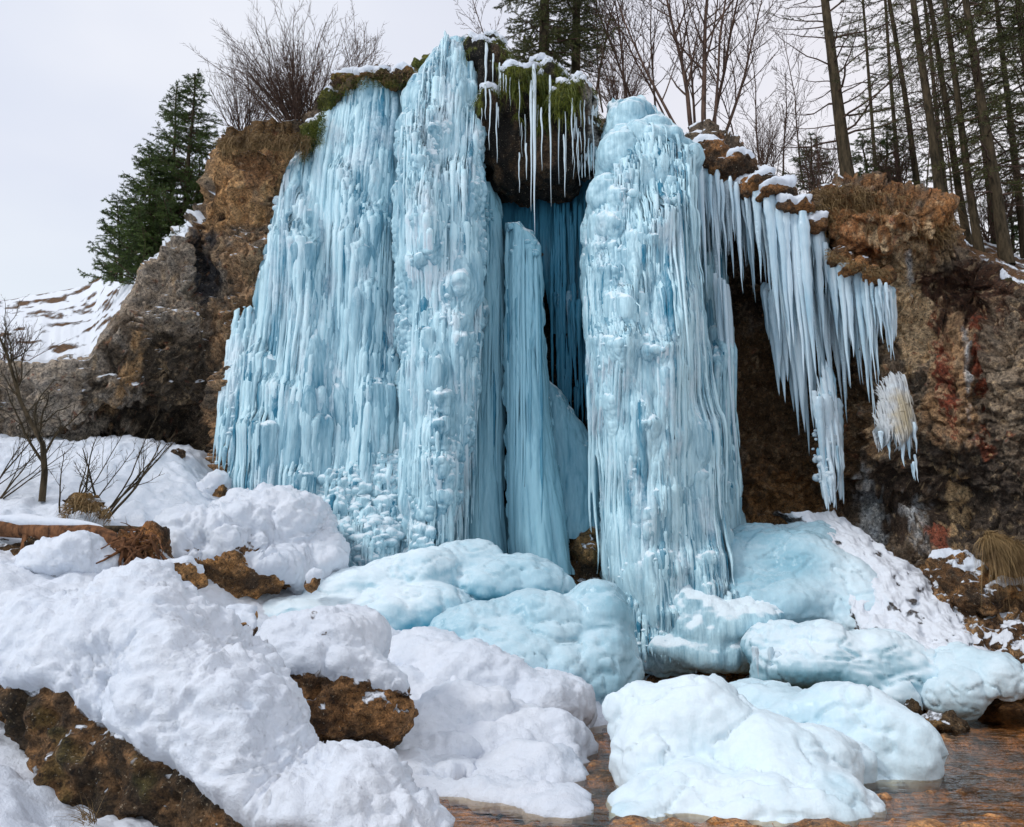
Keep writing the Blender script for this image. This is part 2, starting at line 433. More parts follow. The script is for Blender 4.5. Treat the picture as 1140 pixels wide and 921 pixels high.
# colours by place
def g2(cx, cy, sx_, sy_, rot=0):
    dx, dy = px_-cx, py_-cy; a = R(rot); x = dx*math.cos(a)+dy*math.sin(a); y = -dx*math.sin(a)+dy*math.cos(a)
    return np.exp(-(x/sx_)**2-(y/sy_)**2)
wn = fbm(V, 1.6, 5, 3); wn2 = fbm(V, (3.5, 3.5, 1.2), 4, 8); wn3 = fbm(V, 5., 4, 20)
C = np.tile(np.array([.125, .100, .078]), (len(V), 1))
def paint(mask, col, lo=.35, hi=.6, n=wn, amp=.45):
    global C
    w = sstep(lo, hi, mask+amp*n)[:, None]; C = C*(1-w)+np.array(col)*w
paint(np.full(len(V), .35), (.075, .058, .045), .35, .6, wn2)          # dark weathering everywhere
paint(g2(70, 450, 110, 100), (.27, .245, .22), .3, .6, wn2)
paint(g2(190, 310, 80, 90), (.24, .21, .18), .35, .75)
paint(g2(228, 290, 20, 60, 10), (.040, .042, .050), .4, .6)
paint(g2(180, 420, 90, 60), (.050, .040, .030), .45, .7)
paint(g2(160, 490, 90, 34), (.030, .024, .018), .4, .6)  # shade under the overhang, painted into the rock colour
paint(g2(140, 420, 16, 70, 25), (.30, .20, .11), .5, .8, wn2)
paint(g2(285, 200, 60, 62), (.42, .26, .13), .3, .6)
paint(g2(290, 185, 40, 30), (.22, .12, .06), .5, .7, wn2)
paint(g2(272, 330, 32, 110, 10), (.27, .18, .11), .35, .65, wn2)
paint(g2(262, 500, 26, 90), (.30, .19, .11), .3, .6, wn2)
paint(g2(290, 155, 60, 12), (.10, .06, .025), .3, .5)
paint(g2(850, 195, 130, 26), (.12, .06, .025), .3, .5)
paint(g2(880, 450, 110, 170), (.095, .058, .030), .3, .6, wn2)
paint(g2(860, 330, 60, 50), (.045, .03, .02), .45, .6, wn2)
paint(g2(985, 260, 85, 60), (.17, .085, .035), .3, .6)
paint(g2(960, 280, 25, 40), (.26, .12, .05), .35, .65, wn3)
paint(g2(1050, 240, 30, 20), (.24, .12, .05), .35, .65, wn3)
paint(g2(1015, 340, 42, 75, -14), (.46, .36, .24), .22, .5, wn2)
paint(g2(1090, 330, 60, 46), (.055, .028, .018), .3, .5)
paint(g2(1130, 300, 24, 16), (.04, .05, .012), .4, .6, wn3)
paint(g2(1060, 440, 34, 95), (.30, .20, .12), .4, .7, wn2)
paint(g2(1052, 425, 13, 62, -8), (.17, .045, .025), .38, .7, wn3, .7)
paint(g2(1088, 400, 9, 60, -4), (.16, .045, .025), .4, .75, wn3, .7)
paint(g2(1095, 500, 20, 26, -4), (.15, .05, .03), .45, .75, wn3, .7)
paint(g2(1125, 420, 26, 80), (.22, .18, .14), .4, .7, wn2)
paint(g2(1080, 560, 90, 70), (.060, .048, .040), .35, .6, wn2)
paint(g2(1000, 560, 60, 50), (.050, .036, .028), .35, .6, wn2)
paint(g2(1060, 570, 18, 70), (.34, .25, .15), .6, .85, wn3, .8)
paint(g2(1110, 640, 60, 30), (.30, .17, .08), .4, .7)
paint(g2(1045, 600, 16, 16), (.25, .08, .05), .5, .7, wn3)
paint(g2(875, 560, 60, 50), (.17, .095, .04), .45, .7, wn3)
paint(g2(640, 420, 60, 120), (.012, .014, .016), .3, .5)  # near-black shade of the recess opening, painted on the rock
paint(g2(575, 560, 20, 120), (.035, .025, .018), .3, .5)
fz = np.maximum(g2(970, 566, 16, 42, -8), g2(1022, 585, 16, 46, -6)*.55)
fz = np.maximum(fz, .8*g2(1013, 300, 5, 26)); fz = np.maximum(fz, .7*g2(1075, 420, 5, 60, -4))
fzw = sstep(.25, .8, fz+.35*fbm(V, (6, 6, 2.5), 4, 50))
pale = sstep(.62, .8, worley(V, 7., 33, True)[2])*sstep(.1, .3, wn3)*np.where(px_ > 960, .55, .25)
C = C*(1-pale[:, None])+np.array([.42, .33, .22])*pale[:, None]
C = C*(1-.9*fzw[:, None])+np.array([.50, .55, .62])*.9*fzw[:, None]
earth = (1-isface)[:, None]; C = C*(1-earth)+np.array([.11, .062, .03])*earth
Nn = normals(V, Fc)
upn = Nn[:, 2]
_q = (isface > 0) & (px_ > -20) & (px_ < 1160) & (py_ > 0) & (py_ < 800)
qx_, qy_ = proj(V); CY = np.full((400, 590), np.nan)
CY[np.clip((qy_[_q]/2).astype(int), 0, 399), np.clip((qx_[_q]/2+5).astype(int), 0, 589)] = V[_q, 1]
for _ in range(14):
    m_ = np.isnan(CY)
    if not m_.any(): break
    for sh_, ax_ in ((1, 0), (-1, 0), (1, 1), (-1, 1)):
        r_ = np.roll(CY, sh_, ax_); CY = np.where(np.isnan(CY), r_, CY)
def cliffY(px, py):
    v = CY[np.clip((np.asarray(py)/2).astype(int), 0, 399), np.clip((np.asarray(px)/2+5).astype(int), 0, 589)]
    return np.where(np.isnan(v), 15., v)
hill = (1-isface)*np.where(px_ < 245, 1., 0)
sn_face = sstep(.62, .80, upn+.25*fbm(V, 2.5, 3, 2)-.05)*np.where(px_ > 940, .0, 1)*np.where(px_ < 330, .62, 1)*np.where((py_ > 260) & (px_ > 330), 0, 1)
sn_top = np.clip(.60+.55*fbm(V, (1.2, 1.2, 3.), 4, 7)+.0*V[:, 0], 0, 1)
dgl = sstep(14, 4, np.abs(py_-ip(px_, [(150,305),(165,290),(190,268),(212,246),(240,214)])-4))*((px_ > 152) & (px_ < 242))*sstep(-.25, .25, fbm(V, (2.5, 2.5, 2.5), 3, 90)+.5*upn-.1)
sn_face = np.maximum(sn_face, .95*dgl)
snow = np.where(isface > 0, sn_face, sn_top)
snow = np.where((isface < 1) & (px_ > 960), snow-.22, snow)
snow = np.where((isface < 1) & (px_ < 245), snow+.06-.5*sstep(104, 150, px_)*sstep(300, 270, py_), snow)
struct('cliff', V, Fc, M_ROCK, attrs={'snow': snow}, cols=C)

# ---------------------------------------------------------------- ground: snow field and stream bed from control points
GP = [(-400,500,15.5),(-150,490,16),(0,486,15.5),(60,495,15.5),(110,492,15.6),(160,494,15.2),(210,515,15.2),(245,545,15.2),(300,562,15),(350,600,15),(420,640,14.6),(500,660,14.6),(600,680,14.5),
      (-400,560,11),(-100,580,12),(0,570,12.2),(80,585,12.2),(150,580,12.6),(220,600,13),(60,650,10.3),(120,640,10.6),(0,640,10),(180,670,10.5),(260,680,11.5),(340,690,12),(420,690,12),(500,720,12),(580,740,11.6),
      (-300,700,7.5),(-50,700,8),(0,720,8),(60,720,8.4),(150,760,8.4),(250,740,9.3),(330,800,8.4),(400,830,8.4),(470,830,8.8),(540,810,9.6),(600,800,10.2),
      (-100,860,5.4),(0,900,5.4),(100,980,5.0),(250,960,5.8),(350,900,6.6),(450,900,7.2),(550,880,7.6),(620,900,7.7),(560,960,6.8),(0,1100,4.),(250,1150,4.),(450,1100,5.)]
gp = np.array([P(*q) for q in GP])
extra = []
for x, y in [(1.0,8.6),(.9,7.6),(.7,6.6),(.4,5.6),(0.2,4.6),(1.5,9.8),(2.2,11.2),(2.4,13.),(3.5,14),(5,14.5),(2,6),(3,8),(4,10),(5,12),(6,7),(7,10),(10,5),(10,10),(3,3),(6,4),(1.8,4.),(12,14),(8,13.3)]:
    extra.append((x, y, -.3))
extra += [(-8,2.,.9),(-3,2.,.3),(0,2,-.05),(0,3.4,-.02),(-14,6,3.),(-14,14,5.5)]
gp = np.concatenate([gp, np.array(extra)])
def tps(pts, lam=.02):
    n = len(pts); X = pts[:, :2]
    U = lambda r2: np.where(r2 > 0, .5*r2*np.log(np.maximum(r2, 1e-12)), 0)
    K = U(((X[:, None]-X[None])**2).sum(-1))+lam*np.eye(n)
    A = np.zeros((n+3, n+3)); A[:n, :n] = K; A[:n, n] = 1; A[:n, n+1:] = X; A[n, :n] = 1; A[n+1:, :n] = X.T
    s = np.linalg.solve(A, np.concatenate([pts[:, 2], np.zeros(3)]))
    def f(x, y):
        out = s[n]+s[n+1]*x+s[n+2]*y
        for i in range(n): out = out+s[i]*U((x-X[i, 0])**2+(y-X[i, 1])**2)
        return out
    return f
hz = tps(gp, .05)
gx = np.arange(-15, 3.2, .035); gy = np.concatenate([np.arange(1., 4, .08), np.arange(4, 18.5, .04)])
XX, YG = np.meshgrid(gx, gy)
ZZ = np.clip(hz(XX, YG), -.8, 7)
Q3 = np.stack([XX, YG, XX*0], -1)
base_z = ZZ.copy()
ZZ = ZZ+.14*fbm(Q3, .9, 4, 2)+.09*np.abs(fbm(Q3, 1.9, 4, 5))+.06*np.abs(fbm(Q3, 5., 3, 9))
lw = worley(Q3, (2.6, 2.6, 1), 6); ZZ = ZZ+.07*np.sqrt(np.clip(1-(lw/.75)**2, 0, 1))*sstep(-.1, .3, fbm(Q3, .6, 2, 13))
ZZ = np.where(ZZ < .06, (ZZ-.06)*7+.06, ZZ)
Vg = np.stack([XX, YG, ZZ], -1).reshape(-1, 3)
gpx, gpy = proj(Vg)
Fg = gridfaces(*XX.shape)
Ng = normals(Vg, Fg)
if Ng[:, 2].mean() < 0: Fg = Fg[:, ::-1]; Ng = -Ng
struct('snow_ground', Vg, Fg, M_SNOW)
def ground_z(x, y): return np.clip(hz(np.asarray(x, float), np.asarray(y, float)), -.8, 7)

# stream bed, far bank and water
bx_ = np.arange(-2, 16, .035); by_ = np.arange(1.0, 19, .045)
XB, YB = np.meshgrid(bx_, by_); Q3 = np.stack([XB, YB, XB*0], -1)
ca, cb, cc = worley(Q3+.2*fbm(Q3, 1.5, 2)[..., None], (1.7, 2.9, 1), 2, True)
ZB = -.205+.06*fbm(Q3, .7, 3, 4)+.07*cc*sstep(0, .25, cb-ca)+.04*fbm(Q3, 4, 4, 1)+.03*ridged(Q3, (3, 6, 1), 4, 1)
bank = sstep(0, 1.4, YB-(11.9+.35*np.maximum(XB-6.5, 0)-.6*fbm(Q3, .5, 2, 8)))
ZB = ZB+bank*.22+sstep(0, 3., YB-13.1)*.25+sstep(8, 12, XB)*.5
step = .10*sstep(.1, .3, fbm(Q3, (.5, 1.6, 1), 2, 30)); ZB = ZB+step*.8+.035
Vb = np.stack([XB, YB, ZB], -1).reshape(-1, 3); Fb = gridfaces(*XB.shape)
n1 = fbm(Vb, (1.2, 2.2, 1), 4, 6)[:, None]; n2 = fbm(Vb, (5, 8, 5), 4, 16)[:, None]
Cb = lerp(np.array([.07, .036, .015]), np.array([.40, .21, .085]), np.clip(.5+n1+.5*n2, 0, 1))
Cb = lerp(Cb, np.array([.07, .042, .018]), sstep(.15, .5, -n1+.5*n2+.25*(1-sstep(0, .12, (cb-ca).reshape(-1, 1)))))
Nb2 = normals(Vb, Fb)
if Nb2[:, 2].mean() < 0: Fb = Fb[:, ::-1]
struct('stream_bed', Vb, Fb, M_WET, attrs={'snow': np.zeros(len(Vb))}, cols=Cb)
mw, nt, b = newmat('shallow_water'); Nw = NB(nt)
nt.nodes.remove(b); gl = Nw.n('ShaderNodeBsdfGlossy'); gl.inputs['Roughness'].default_value = .06
tr = Nw.n('ShaderNodeBsdfTransparent'); tr.inputs[0].default_value = (.90, .80, .66, 1)
fz = Nw.n('ShaderNodeFresnel'); fz.inputs[0].default_value = 1.2; mxs = Nw.n('ShaderNodeMixShader')
bn = Nw.bump(Nw.noise(5, 3, .5, scale=(1, 1.8, 1)), .35, .05); bn = Nw.bump(Nw.noise(22, 2, .5), .25, .012, bn)
Nw.l(bn, gl.inputs['Normal']); Nw.l(bn, fz.inputs['Normal']); Nw.l(fz.outputs[0], mxs.inputs[0]); Nw.l(tr.outputs[0], mxs.inputs[1]); Nw.l(gl.outputs[0], mxs.inputs[2])
Nw.l(mxs.outputs[0], nt.nodes['Material Output'].inputs[0])
struct('stream_water', [(-2, 1, -.045), (16, 1, -.045), (16, 19, -.045), (-2, 19, -.045)], [(0, 1, 2, 3)], mw)
# outer land, far beyond what the near meshes cover
gxo = np.linspace(-220, 220, 111); gyo = np.linspace(-60, 330, 98); XO, YO = np.meshgrid(gxo, gyo)
rr = np.hypot(XO, YO-9)
ZO = np.where(YO > 20, 1.5+.02*YO, -.6+.02*np.maximum(rr-20, 0))+1.2*fbm(np.stack([XO, YO, XO*0], -1), .05, 3)
ZO = np.where((np.abs(XO) < 18) & (YO < 22) & (YO > -2), -1.2, ZO); ZO = np.where((YO <= 1.5), np.minimum(ZO, -.5), ZO)
struct('ground', np.stack([XO, YO, ZO], -1).reshape(-1, 3), gridfaces(*XO.shape)[:, ::1], M_SNOW)
# ---------------------------------------------------------------- frozen waterfall
class Mass:
    def __init__(s, L, Rr, Yc, bulge, y0, y1, pw=.5, la=.0, lx=55, ly=150):
        s.la, s.lx, s.ly, s.sh = la, lx, ly, []
        s.L, s.R, s.Yc, s.bulge, s.y0, s.y1, s.pw = L, Rr, Yc, bulge, y0, y1, pw
    def surf(s, px, py):
        l, r = ip(py, s.L), ip(py, s.R); m, h = (l+r)/2, np.maximum((r-l)/2, .5)
        q = np.clip(1-((px-m)/h)**2, 0, 1)**s.pw
        pp = np.stack([px/s.lx+s.y0, py/s.ly, px*0+s.y0*.37], -1)
        o = ip(py, s.Yc)-ip(py, s.bulge)*q-s.la*fbm(pp, 1, 3)
        for cx, cy, rx, ru, rd, a in s.sh:
            dy = py-cy-(px-cx)**2/rx*.25
            o = o-a*np.exp(-((px-cx)/rx)**4)*np.where(dy < 0, np.exp(-(dy/ru)**2), np.exp(-dy/rd))
        return o
    def shoulders(s, n, seed, rx=(10, 22), a=(.10, .30), yr=None):
        g = np.random.default_rng(seed)
        for _ in range(n):
            y = g.uniform(*(yr or (s.y0+20, s.y1-30))); l, r = ip(y, s.L), ip(y, s.R); s.sh.append((g.uniform(l, r), y, g.uniform(*rx), g.uniform(3, 7), g.uniform(25, 80), g.uniform(*a)))
        return s
    def sheet(s, step=.9, depth_ext=1.):
        w = max(r[1] for r in s.R)-min(l[1] for l in s.L)
        nc = int(w/step)+8; nr_ = int((s.y1-s.y0)/(step*1.15))
        u = np.linspace(0, 1, nc); v = np.linspace(s.y0, s.y1, nr_)
        l, r = ip(v, s.L), ip(v, s.R)
        e = 4*fbm(np.stack([v/30, v*0, v*0+s.y0], -1), 1, 3)
        e2 = 4*fbm(np.stack([v/30, v*0+9, v*0+s.y0], -1), 1, 3)
        uu = .5-.5*np.cos(np.pi*(.12+.76*u)); uu = (uu-uu[0])/(uu[-1]-uu[0])
        PX_ = (l+e)[:, None]*(1-uu)+(r+e2)[:, None]*uu; PY_ = np.tile(v[:, None], (1, nc))
        Y_ = s.surf(PX_, PY_)
        # side walls run back into the rock
        k = 10
        back = np.linspace(1, 0, k+1)[:-1]
        PXl = np.repeat(PX_[:, :1], k, 1); PXr = np.repeat(PX_[:, -1:], k, 1); PYs = PY_[:, :1].repeat(k, 1)
        Yl = Y_[:, :1]+back*depth_ext; Yr = Y_[:, -1:]+back[::-1]*depth_ext
        V_ = P(np.concatenate([PXl, PX_, PXr], 1), np.concatenate([PYs, PY_, PYs], 1), np.concatenate([Yl, Y_, Yr], 1))
        # keep x of the walls true (they go straight back, not along the view ray)
        V_[:, :k, 0] = V_[:, k:k+1, 0]+.12*back; V_[:, -k:, 0] = V_[:, -k-1:-k, 0]-.12*back[::-1]
        return V_

def flute(V, f=(4.5, 4.5, .45), off=0., amp=.10, f2=(13, 13, 1.2), amp2=.04):
    w = V+np.stack([.10*perlin(V*np.array([.8, .8, .8])+off), V[:, 0]*0, V[:, 0]*0], -1)
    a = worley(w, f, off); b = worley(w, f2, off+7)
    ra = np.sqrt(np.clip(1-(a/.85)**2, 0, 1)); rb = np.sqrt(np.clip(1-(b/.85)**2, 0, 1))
    return amp*ra+amp2*rb, ra, rb

def drips(M, n, Lr, rr, seed, yr=None, xr=None, flat=1., proud=.35, rings=13, k=7, wob=.02, over=0.):
    g = np.random.default_rng(seed)
    py = g.uniform(*(yr or (M.y0, M.y1)), n*2); l, r = ip(py, M.L), ip(py, M.R)
    u = g.uniform(*(xr or (.02, .98)), n*2); px = l+(r-l)*u
    p = P(px, py, M.surf(px, py))
    L = np.exp(g.uniform(np.log(Lr[0]), np.log(Lr[1]), n*2)); rad = np.exp(g.uniform(np.log(rr[0]), np.log(rr[1]), n*2))
    _, ey = proj(p-np.stack([L*0, L*0, L], -1)); ok = ey < M.y1+over
    p, L, rad = p[ok][:n], L[ok][:n], rad[ok][:n]; n = len(p)
    s = np.linspace(0, 1, rings)**1.1
    C_ = np.tile(p[:, None], (1, rings, 1)); C_[..., 2] -= L[:, None]*s
    C_[..., 0] += wob*perlin(np.stack([C_[..., 0]*9, C_[..., 2]*.8, C_[..., 1]], -1))
    qx, qy = proj(C_); Ys = M.surf(qx, np.minimum(qy, M.y1)); C_[..., 1] = Ys
    up_ = np.where(g.random(n) < .22, .06, .38)[:, None]
    prof = np.clip(s[None]/up_, 0.0, 1)**.7*np.clip(1-s, 0, 1)[None]**.6
    prof = prof*(1+.22*perlin(np.stack([C_[..., 0]*3, C_[..., 1], C_[..., 2]*6], -1)))
    Rd = rad[:, None]*prof+.002
    C_[..., 1] -= Rd*proud
    V_, Q = tubes(C_, Rd, k)
    tint = np.repeat(-.25+1.0*g.random(n)**1.9, rings*k)
    return V_, Q, tint

_sph = {}
def lumps(C_, Rr, asp=.75, seed=1, nu=10, nv=7):
    """many small knobs"""
    g = np.random.default_rng(seed); n = len(C_)
    a = np.arange(nu)*2*np.pi/nu; b = np.linspace(.02, np.pi-.02, nv)
    S = np.stack([np.sin(b)[:, None]*np.cos(a), np.sin(b)[:, None]*np.sin(a), np.cos(b)[:, None]+0*a], -1)
    sc = np.stack([np.ones(n), np.ones(n)*.8, asp*g.uniform(.7, 1.4, n)], -1)*np.asarray(Rr)[:, None]
    V_ = (C_[:, None, None]+S[None]*sc[:, None, None])
    i = np.arange(n*nv*nu).reshape(n, nv, nu); j = np.roll(i, -1, 2)
    return V_.reshape(-1, 3), np.stack([i[:, :-1], i[:, 1:], j[:, 1:], j[:, :-1]], -1).reshape(-1, 4)

def join(*VQ):
    V_, Q, T = [], [], []; o = 0
    for x in VQ:
        V_.append(x[0]); Q.append(x[1]+o); o += len(x[0]); T.append(x[2] if len(x) > 2 else np.zeros(len(x[0])))
    return np.concatenate(V_), np.concatenate(Q), np.concatenate(T)

def frostmap(V, Fq, lo=.25, hi=.8, base=0., amp=.3):
    n = normals(V, Fq)
    if 0: pass
    return np.clip(sstep(lo, hi, n[:, 2])+base+amp*fbm(V, (2.2, 2.2, .9), 4, 6), 0, 1), n

def ice_body(name, M, mat, parent=None, step=.9, fl={}, big=(.25, .8), depth_ext=1., tint0=.3, tk=.6, frost0=.1, knobs=0., famp=.35):
    G_ = M.sheet(step, depth_ext); sh = G_.shape[:2]; V_ = G_.reshape(-1, 3); Q = gridfaces(*sh); n = normals(V_, Q)
    if n[:, 1].mean() > 0: Q = Q[:, ::-1]; n = -n
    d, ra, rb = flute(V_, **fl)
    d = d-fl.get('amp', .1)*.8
    d = d+.3*big[0]*fbm(V_, np.array([big[1]*1.6, big[1]*1.6, big[1]*.7]), 3, 4)
    if knobs:
        a = worley(V_, (9, 9, 9), 3); msk = sstep(.0, .35, fbm(V_, (1.3, 1.3, .6), 3, 12))
        d = d+knobs*np.sqrt(np.clip(1-(a/.75)**2, 0, 1))*msk
    V_ = V_+n*d[:, None]
    fr, n2 = frostmap(V_, Q, base=frost0, amp=famp)
    tint = tint0+tk*(.55-ra*.7-rb*.3)  # aerated ridges pale; crevice shade painted in as deeper tint
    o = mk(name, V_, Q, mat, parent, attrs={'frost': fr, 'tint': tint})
    return o

def drip_body(name, VQT, mat, parent, tint0=.2, frost0=.15, noise=.012, lo=.2, hi=.8, famp=.35):
    V_, Q, T = VQT
    n = normals(V_, Q)
    V_ = V_+n*(noise*fbm(V_, (14, 14, 6), 2, 3))[:, None]
    fr, _ = frostmap(V_, Q, lo, hi, frost0, famp)
    return mk(name, V_, Q, mat, parent, attrs={'frost': fr, 'tint': tint0+T})

def mass_knobs(M, n, rr, seed, yr, xr, mask=None, asp=.8):
    g = np.random.default_rng(seed); py = g.uniform(*yr, n); l, r = ip(py, M.L), ip(py, M.R); px = l+(r-l)*g.uniform(*xr, n)
    p = P(px, py, M.surf(px, py)); keep = fbm(p, (1.8, 1.8, 1.1), 2, seed) > -.05
    p = p[keep]; rad = np.exp(g.uniform(np.log(rr[0]), np.log(rr[1]), len(p)))
    p[:, 1] -= rad*.2
    return lumps(p, rad, asp, seed)+(g.uniform(-.1, .15, len(p)).repeat(70),)

# -- A: broad left curtain
A = Mass([(85,400),(97,388),(112,372),(130,356),(150,346),(170,334),(190,318),(240,305),(300,292),(340,284),(400,272),(450,264),(500,258),(560,256),(600,300),(660,360)],
         [(85,428),(97,450),(640,452),(660,450)], [(85,16.6),(200,16.1),(400,15.7),(640,15.2)], [(85,.5),(200,.8),(640,.9)], 86, 640, .35, .28, 60, 400)
A.shoulders(26, 1, (8, 20), (.10, .30), (190, 600))
tA = tag(empty('ice_curtain', P(350, 600, 15.5)), 'broad fluted curtain of pale blue ice covering the left of the waterfall', 'ice curtain')
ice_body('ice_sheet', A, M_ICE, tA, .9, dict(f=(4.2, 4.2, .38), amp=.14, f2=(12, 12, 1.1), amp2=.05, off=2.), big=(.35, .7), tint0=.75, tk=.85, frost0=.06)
drip_body('ice_drips', join(drips(A, 420, (1.5, 6.), (.05, .11), 1, rings=22, proud=.5, wob=.05), drips(A, 1500, (1., 4.2), (.018, .046), 2, rings=19, proud=1.0, wob=.03), drips(A, 1300, (.4, 2.0), (.010, .022), 3, rings=15, proud=2.4)), M_ICE, tA, .16, .27)
# -- B: centre left column, knobbly and frosted
Bm = Mass([(42,500),(60,484),(85,462),(110,452),(140,446),(165,444),(190,442),(400,445),(600,440),(640,436)],
          [(42,512),(60,526),(85,534),(110,537),(300,537),(420,534),(480,524),(560,514),(600,512),(640,512)], [(42,16.3),(100,15.8),(200,15.5),(640,14.9)], [(42,.4),(100,.7),(190,.95),(640,.95)], 43, 640, .5, .30, 45, 110)
Bm.shoulders(24, 2, (8, 22), (.08, .26), (90, 600)); Bm.sh += [(462,172,20,6,90,.40), (505,205,30,8,120,.30), (470,240,16,5,70,.2), (500,60,16,6,60,.25)]
tB = tag(empty('ice_column', P(485, 620, 15)), 'tall white crusted ice column left of the mossy overhang, topped by small snowy knobs', 'ice column')
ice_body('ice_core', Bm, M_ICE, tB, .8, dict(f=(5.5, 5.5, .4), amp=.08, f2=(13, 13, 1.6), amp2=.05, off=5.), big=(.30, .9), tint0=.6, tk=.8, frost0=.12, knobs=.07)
drip_body('ice_drips', join(drips(Bm, 170, (.8, 4.), (.04, .10), 11, rings=20, proud=.5, wob=.04), drips(Bm, 760, (.6, 3.), (.016, .042), 12, rings=17, proud=1., wob=.03), drips(Bm, 620, (.2, 1.1), (.010, .022), 13, proud=2.2),
          mass_knobs(Bm, 380, (.025, .085), 14, (180, 620), (.35, .8), asp=.6), mass_knobs(Bm, 200, (.03, .08), 15, (60, 200), (.05, .6)), mass_knobs(Bm, 100, (.02, .06), 16, (420, 630), (.0, .5), asp=.6)), M_ICE, tB, .10, .34)
# -- C: narrow smooth column
Cm = Mass([(200,541),(215,536),(400,530),(480,523),(560,512),(620,510)], [(200,545),(215,551),(240,559),(300,562),(560,563),(620,566)], [(200,16.4),(640,15.7)], [(200,.3),(640,.5)], 203, 622, .5)
tC = tag(empty('ice_column', P(542, 610, 15.7)), 'narrow smooth grey blue ice column between crusted column and dark slit', 'ice column')
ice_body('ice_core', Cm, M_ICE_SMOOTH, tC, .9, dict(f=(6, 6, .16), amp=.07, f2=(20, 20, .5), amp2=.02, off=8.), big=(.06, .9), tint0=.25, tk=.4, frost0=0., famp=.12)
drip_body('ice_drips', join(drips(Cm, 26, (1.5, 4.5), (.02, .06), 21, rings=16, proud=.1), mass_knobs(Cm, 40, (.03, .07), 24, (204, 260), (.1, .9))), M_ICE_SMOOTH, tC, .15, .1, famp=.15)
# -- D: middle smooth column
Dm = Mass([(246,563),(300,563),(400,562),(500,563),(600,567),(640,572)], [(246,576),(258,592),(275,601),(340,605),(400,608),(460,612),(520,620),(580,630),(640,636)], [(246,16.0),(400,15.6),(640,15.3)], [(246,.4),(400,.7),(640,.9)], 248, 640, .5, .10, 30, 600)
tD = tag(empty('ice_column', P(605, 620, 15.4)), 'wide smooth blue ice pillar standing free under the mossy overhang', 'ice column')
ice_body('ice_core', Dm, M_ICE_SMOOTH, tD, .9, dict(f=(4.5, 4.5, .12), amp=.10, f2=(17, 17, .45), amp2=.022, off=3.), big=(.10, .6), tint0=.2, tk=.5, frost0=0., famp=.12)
drip_body('ice_drips', join(drips(Dm, 34, (2, 5.5), (.025, .07), 31, rings=18, proud=.1, yr=(250, 330)), mass_knobs(Dm, 60, (.03, .08), 34, (249, 285), (.1, .9))), M_ICE_SMOOTH, tD, .1, .08, famp=.15)
# thin strand between C and D
St = Mass([(300,561),(460,561)], [(300,566),(460,567)], [(300,15.7),(460,15.6)], [(300,.1),(460,.1)], 302, 466, .5)
# -- E: deep blue recess, three sheets with dark gaps between
Em = Mass([(180,556),(260,560),(470,600),(640,620)], [(180,672),(640,690)], [(180,17.1),(640,16.7)], [(180,.15),(640,.25)], 186, 350, .4)
tE = tag(empty('ice_curtain', P(640, 600, 16.8)), 'deep blue ice lining the shaded recess between the columns', 'ice curtain')
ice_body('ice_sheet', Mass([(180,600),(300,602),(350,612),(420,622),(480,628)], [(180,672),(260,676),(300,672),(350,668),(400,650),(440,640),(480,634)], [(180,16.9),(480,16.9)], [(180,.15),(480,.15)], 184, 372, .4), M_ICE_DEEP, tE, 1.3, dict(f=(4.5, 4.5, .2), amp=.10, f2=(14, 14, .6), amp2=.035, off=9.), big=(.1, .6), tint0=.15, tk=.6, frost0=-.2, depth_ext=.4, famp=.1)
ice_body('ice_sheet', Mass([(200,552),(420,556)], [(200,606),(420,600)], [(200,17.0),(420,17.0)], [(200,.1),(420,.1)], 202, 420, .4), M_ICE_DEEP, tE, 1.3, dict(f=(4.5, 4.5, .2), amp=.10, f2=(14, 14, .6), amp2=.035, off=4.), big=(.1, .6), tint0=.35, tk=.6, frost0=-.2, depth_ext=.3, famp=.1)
Ed = Mass([(418,600),(640,606)], [(418,606),(432,620),(450,633),(470,645),(492,657),(500,668),(640,690)], [(418,16.2),(640,15.6)], [(418,.25),(640,.35)], 420, 600, .4)
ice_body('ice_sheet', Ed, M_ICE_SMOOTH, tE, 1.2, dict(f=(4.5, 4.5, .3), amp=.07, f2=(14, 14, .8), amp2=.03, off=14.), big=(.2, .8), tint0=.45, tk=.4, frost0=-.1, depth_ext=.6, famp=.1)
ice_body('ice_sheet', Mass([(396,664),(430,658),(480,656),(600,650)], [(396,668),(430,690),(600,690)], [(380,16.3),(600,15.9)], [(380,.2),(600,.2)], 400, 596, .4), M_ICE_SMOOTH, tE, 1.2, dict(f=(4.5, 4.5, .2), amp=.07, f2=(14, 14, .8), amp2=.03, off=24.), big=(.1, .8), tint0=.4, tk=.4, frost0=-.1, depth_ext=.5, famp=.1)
Eh = Mass([(200,604),(470,622)], [(200,676),(400,668),(470,660)], [(200,16.65),(470,16.65)], [(200,.1),(470,.1)], 200, 470, .4)
drip_body('ice_drips', join(drips(Eh, 120, (.8, 3.6), (.03, .08), 41, rings=16, over=10), drips(Em, 120, (.5, 2.5), (.03, .06), 42, rings=14, xr=(.05, .95), yr=(190, 280))), M_ICE_DEEP, tE, -.1, -.35, famp=.1)
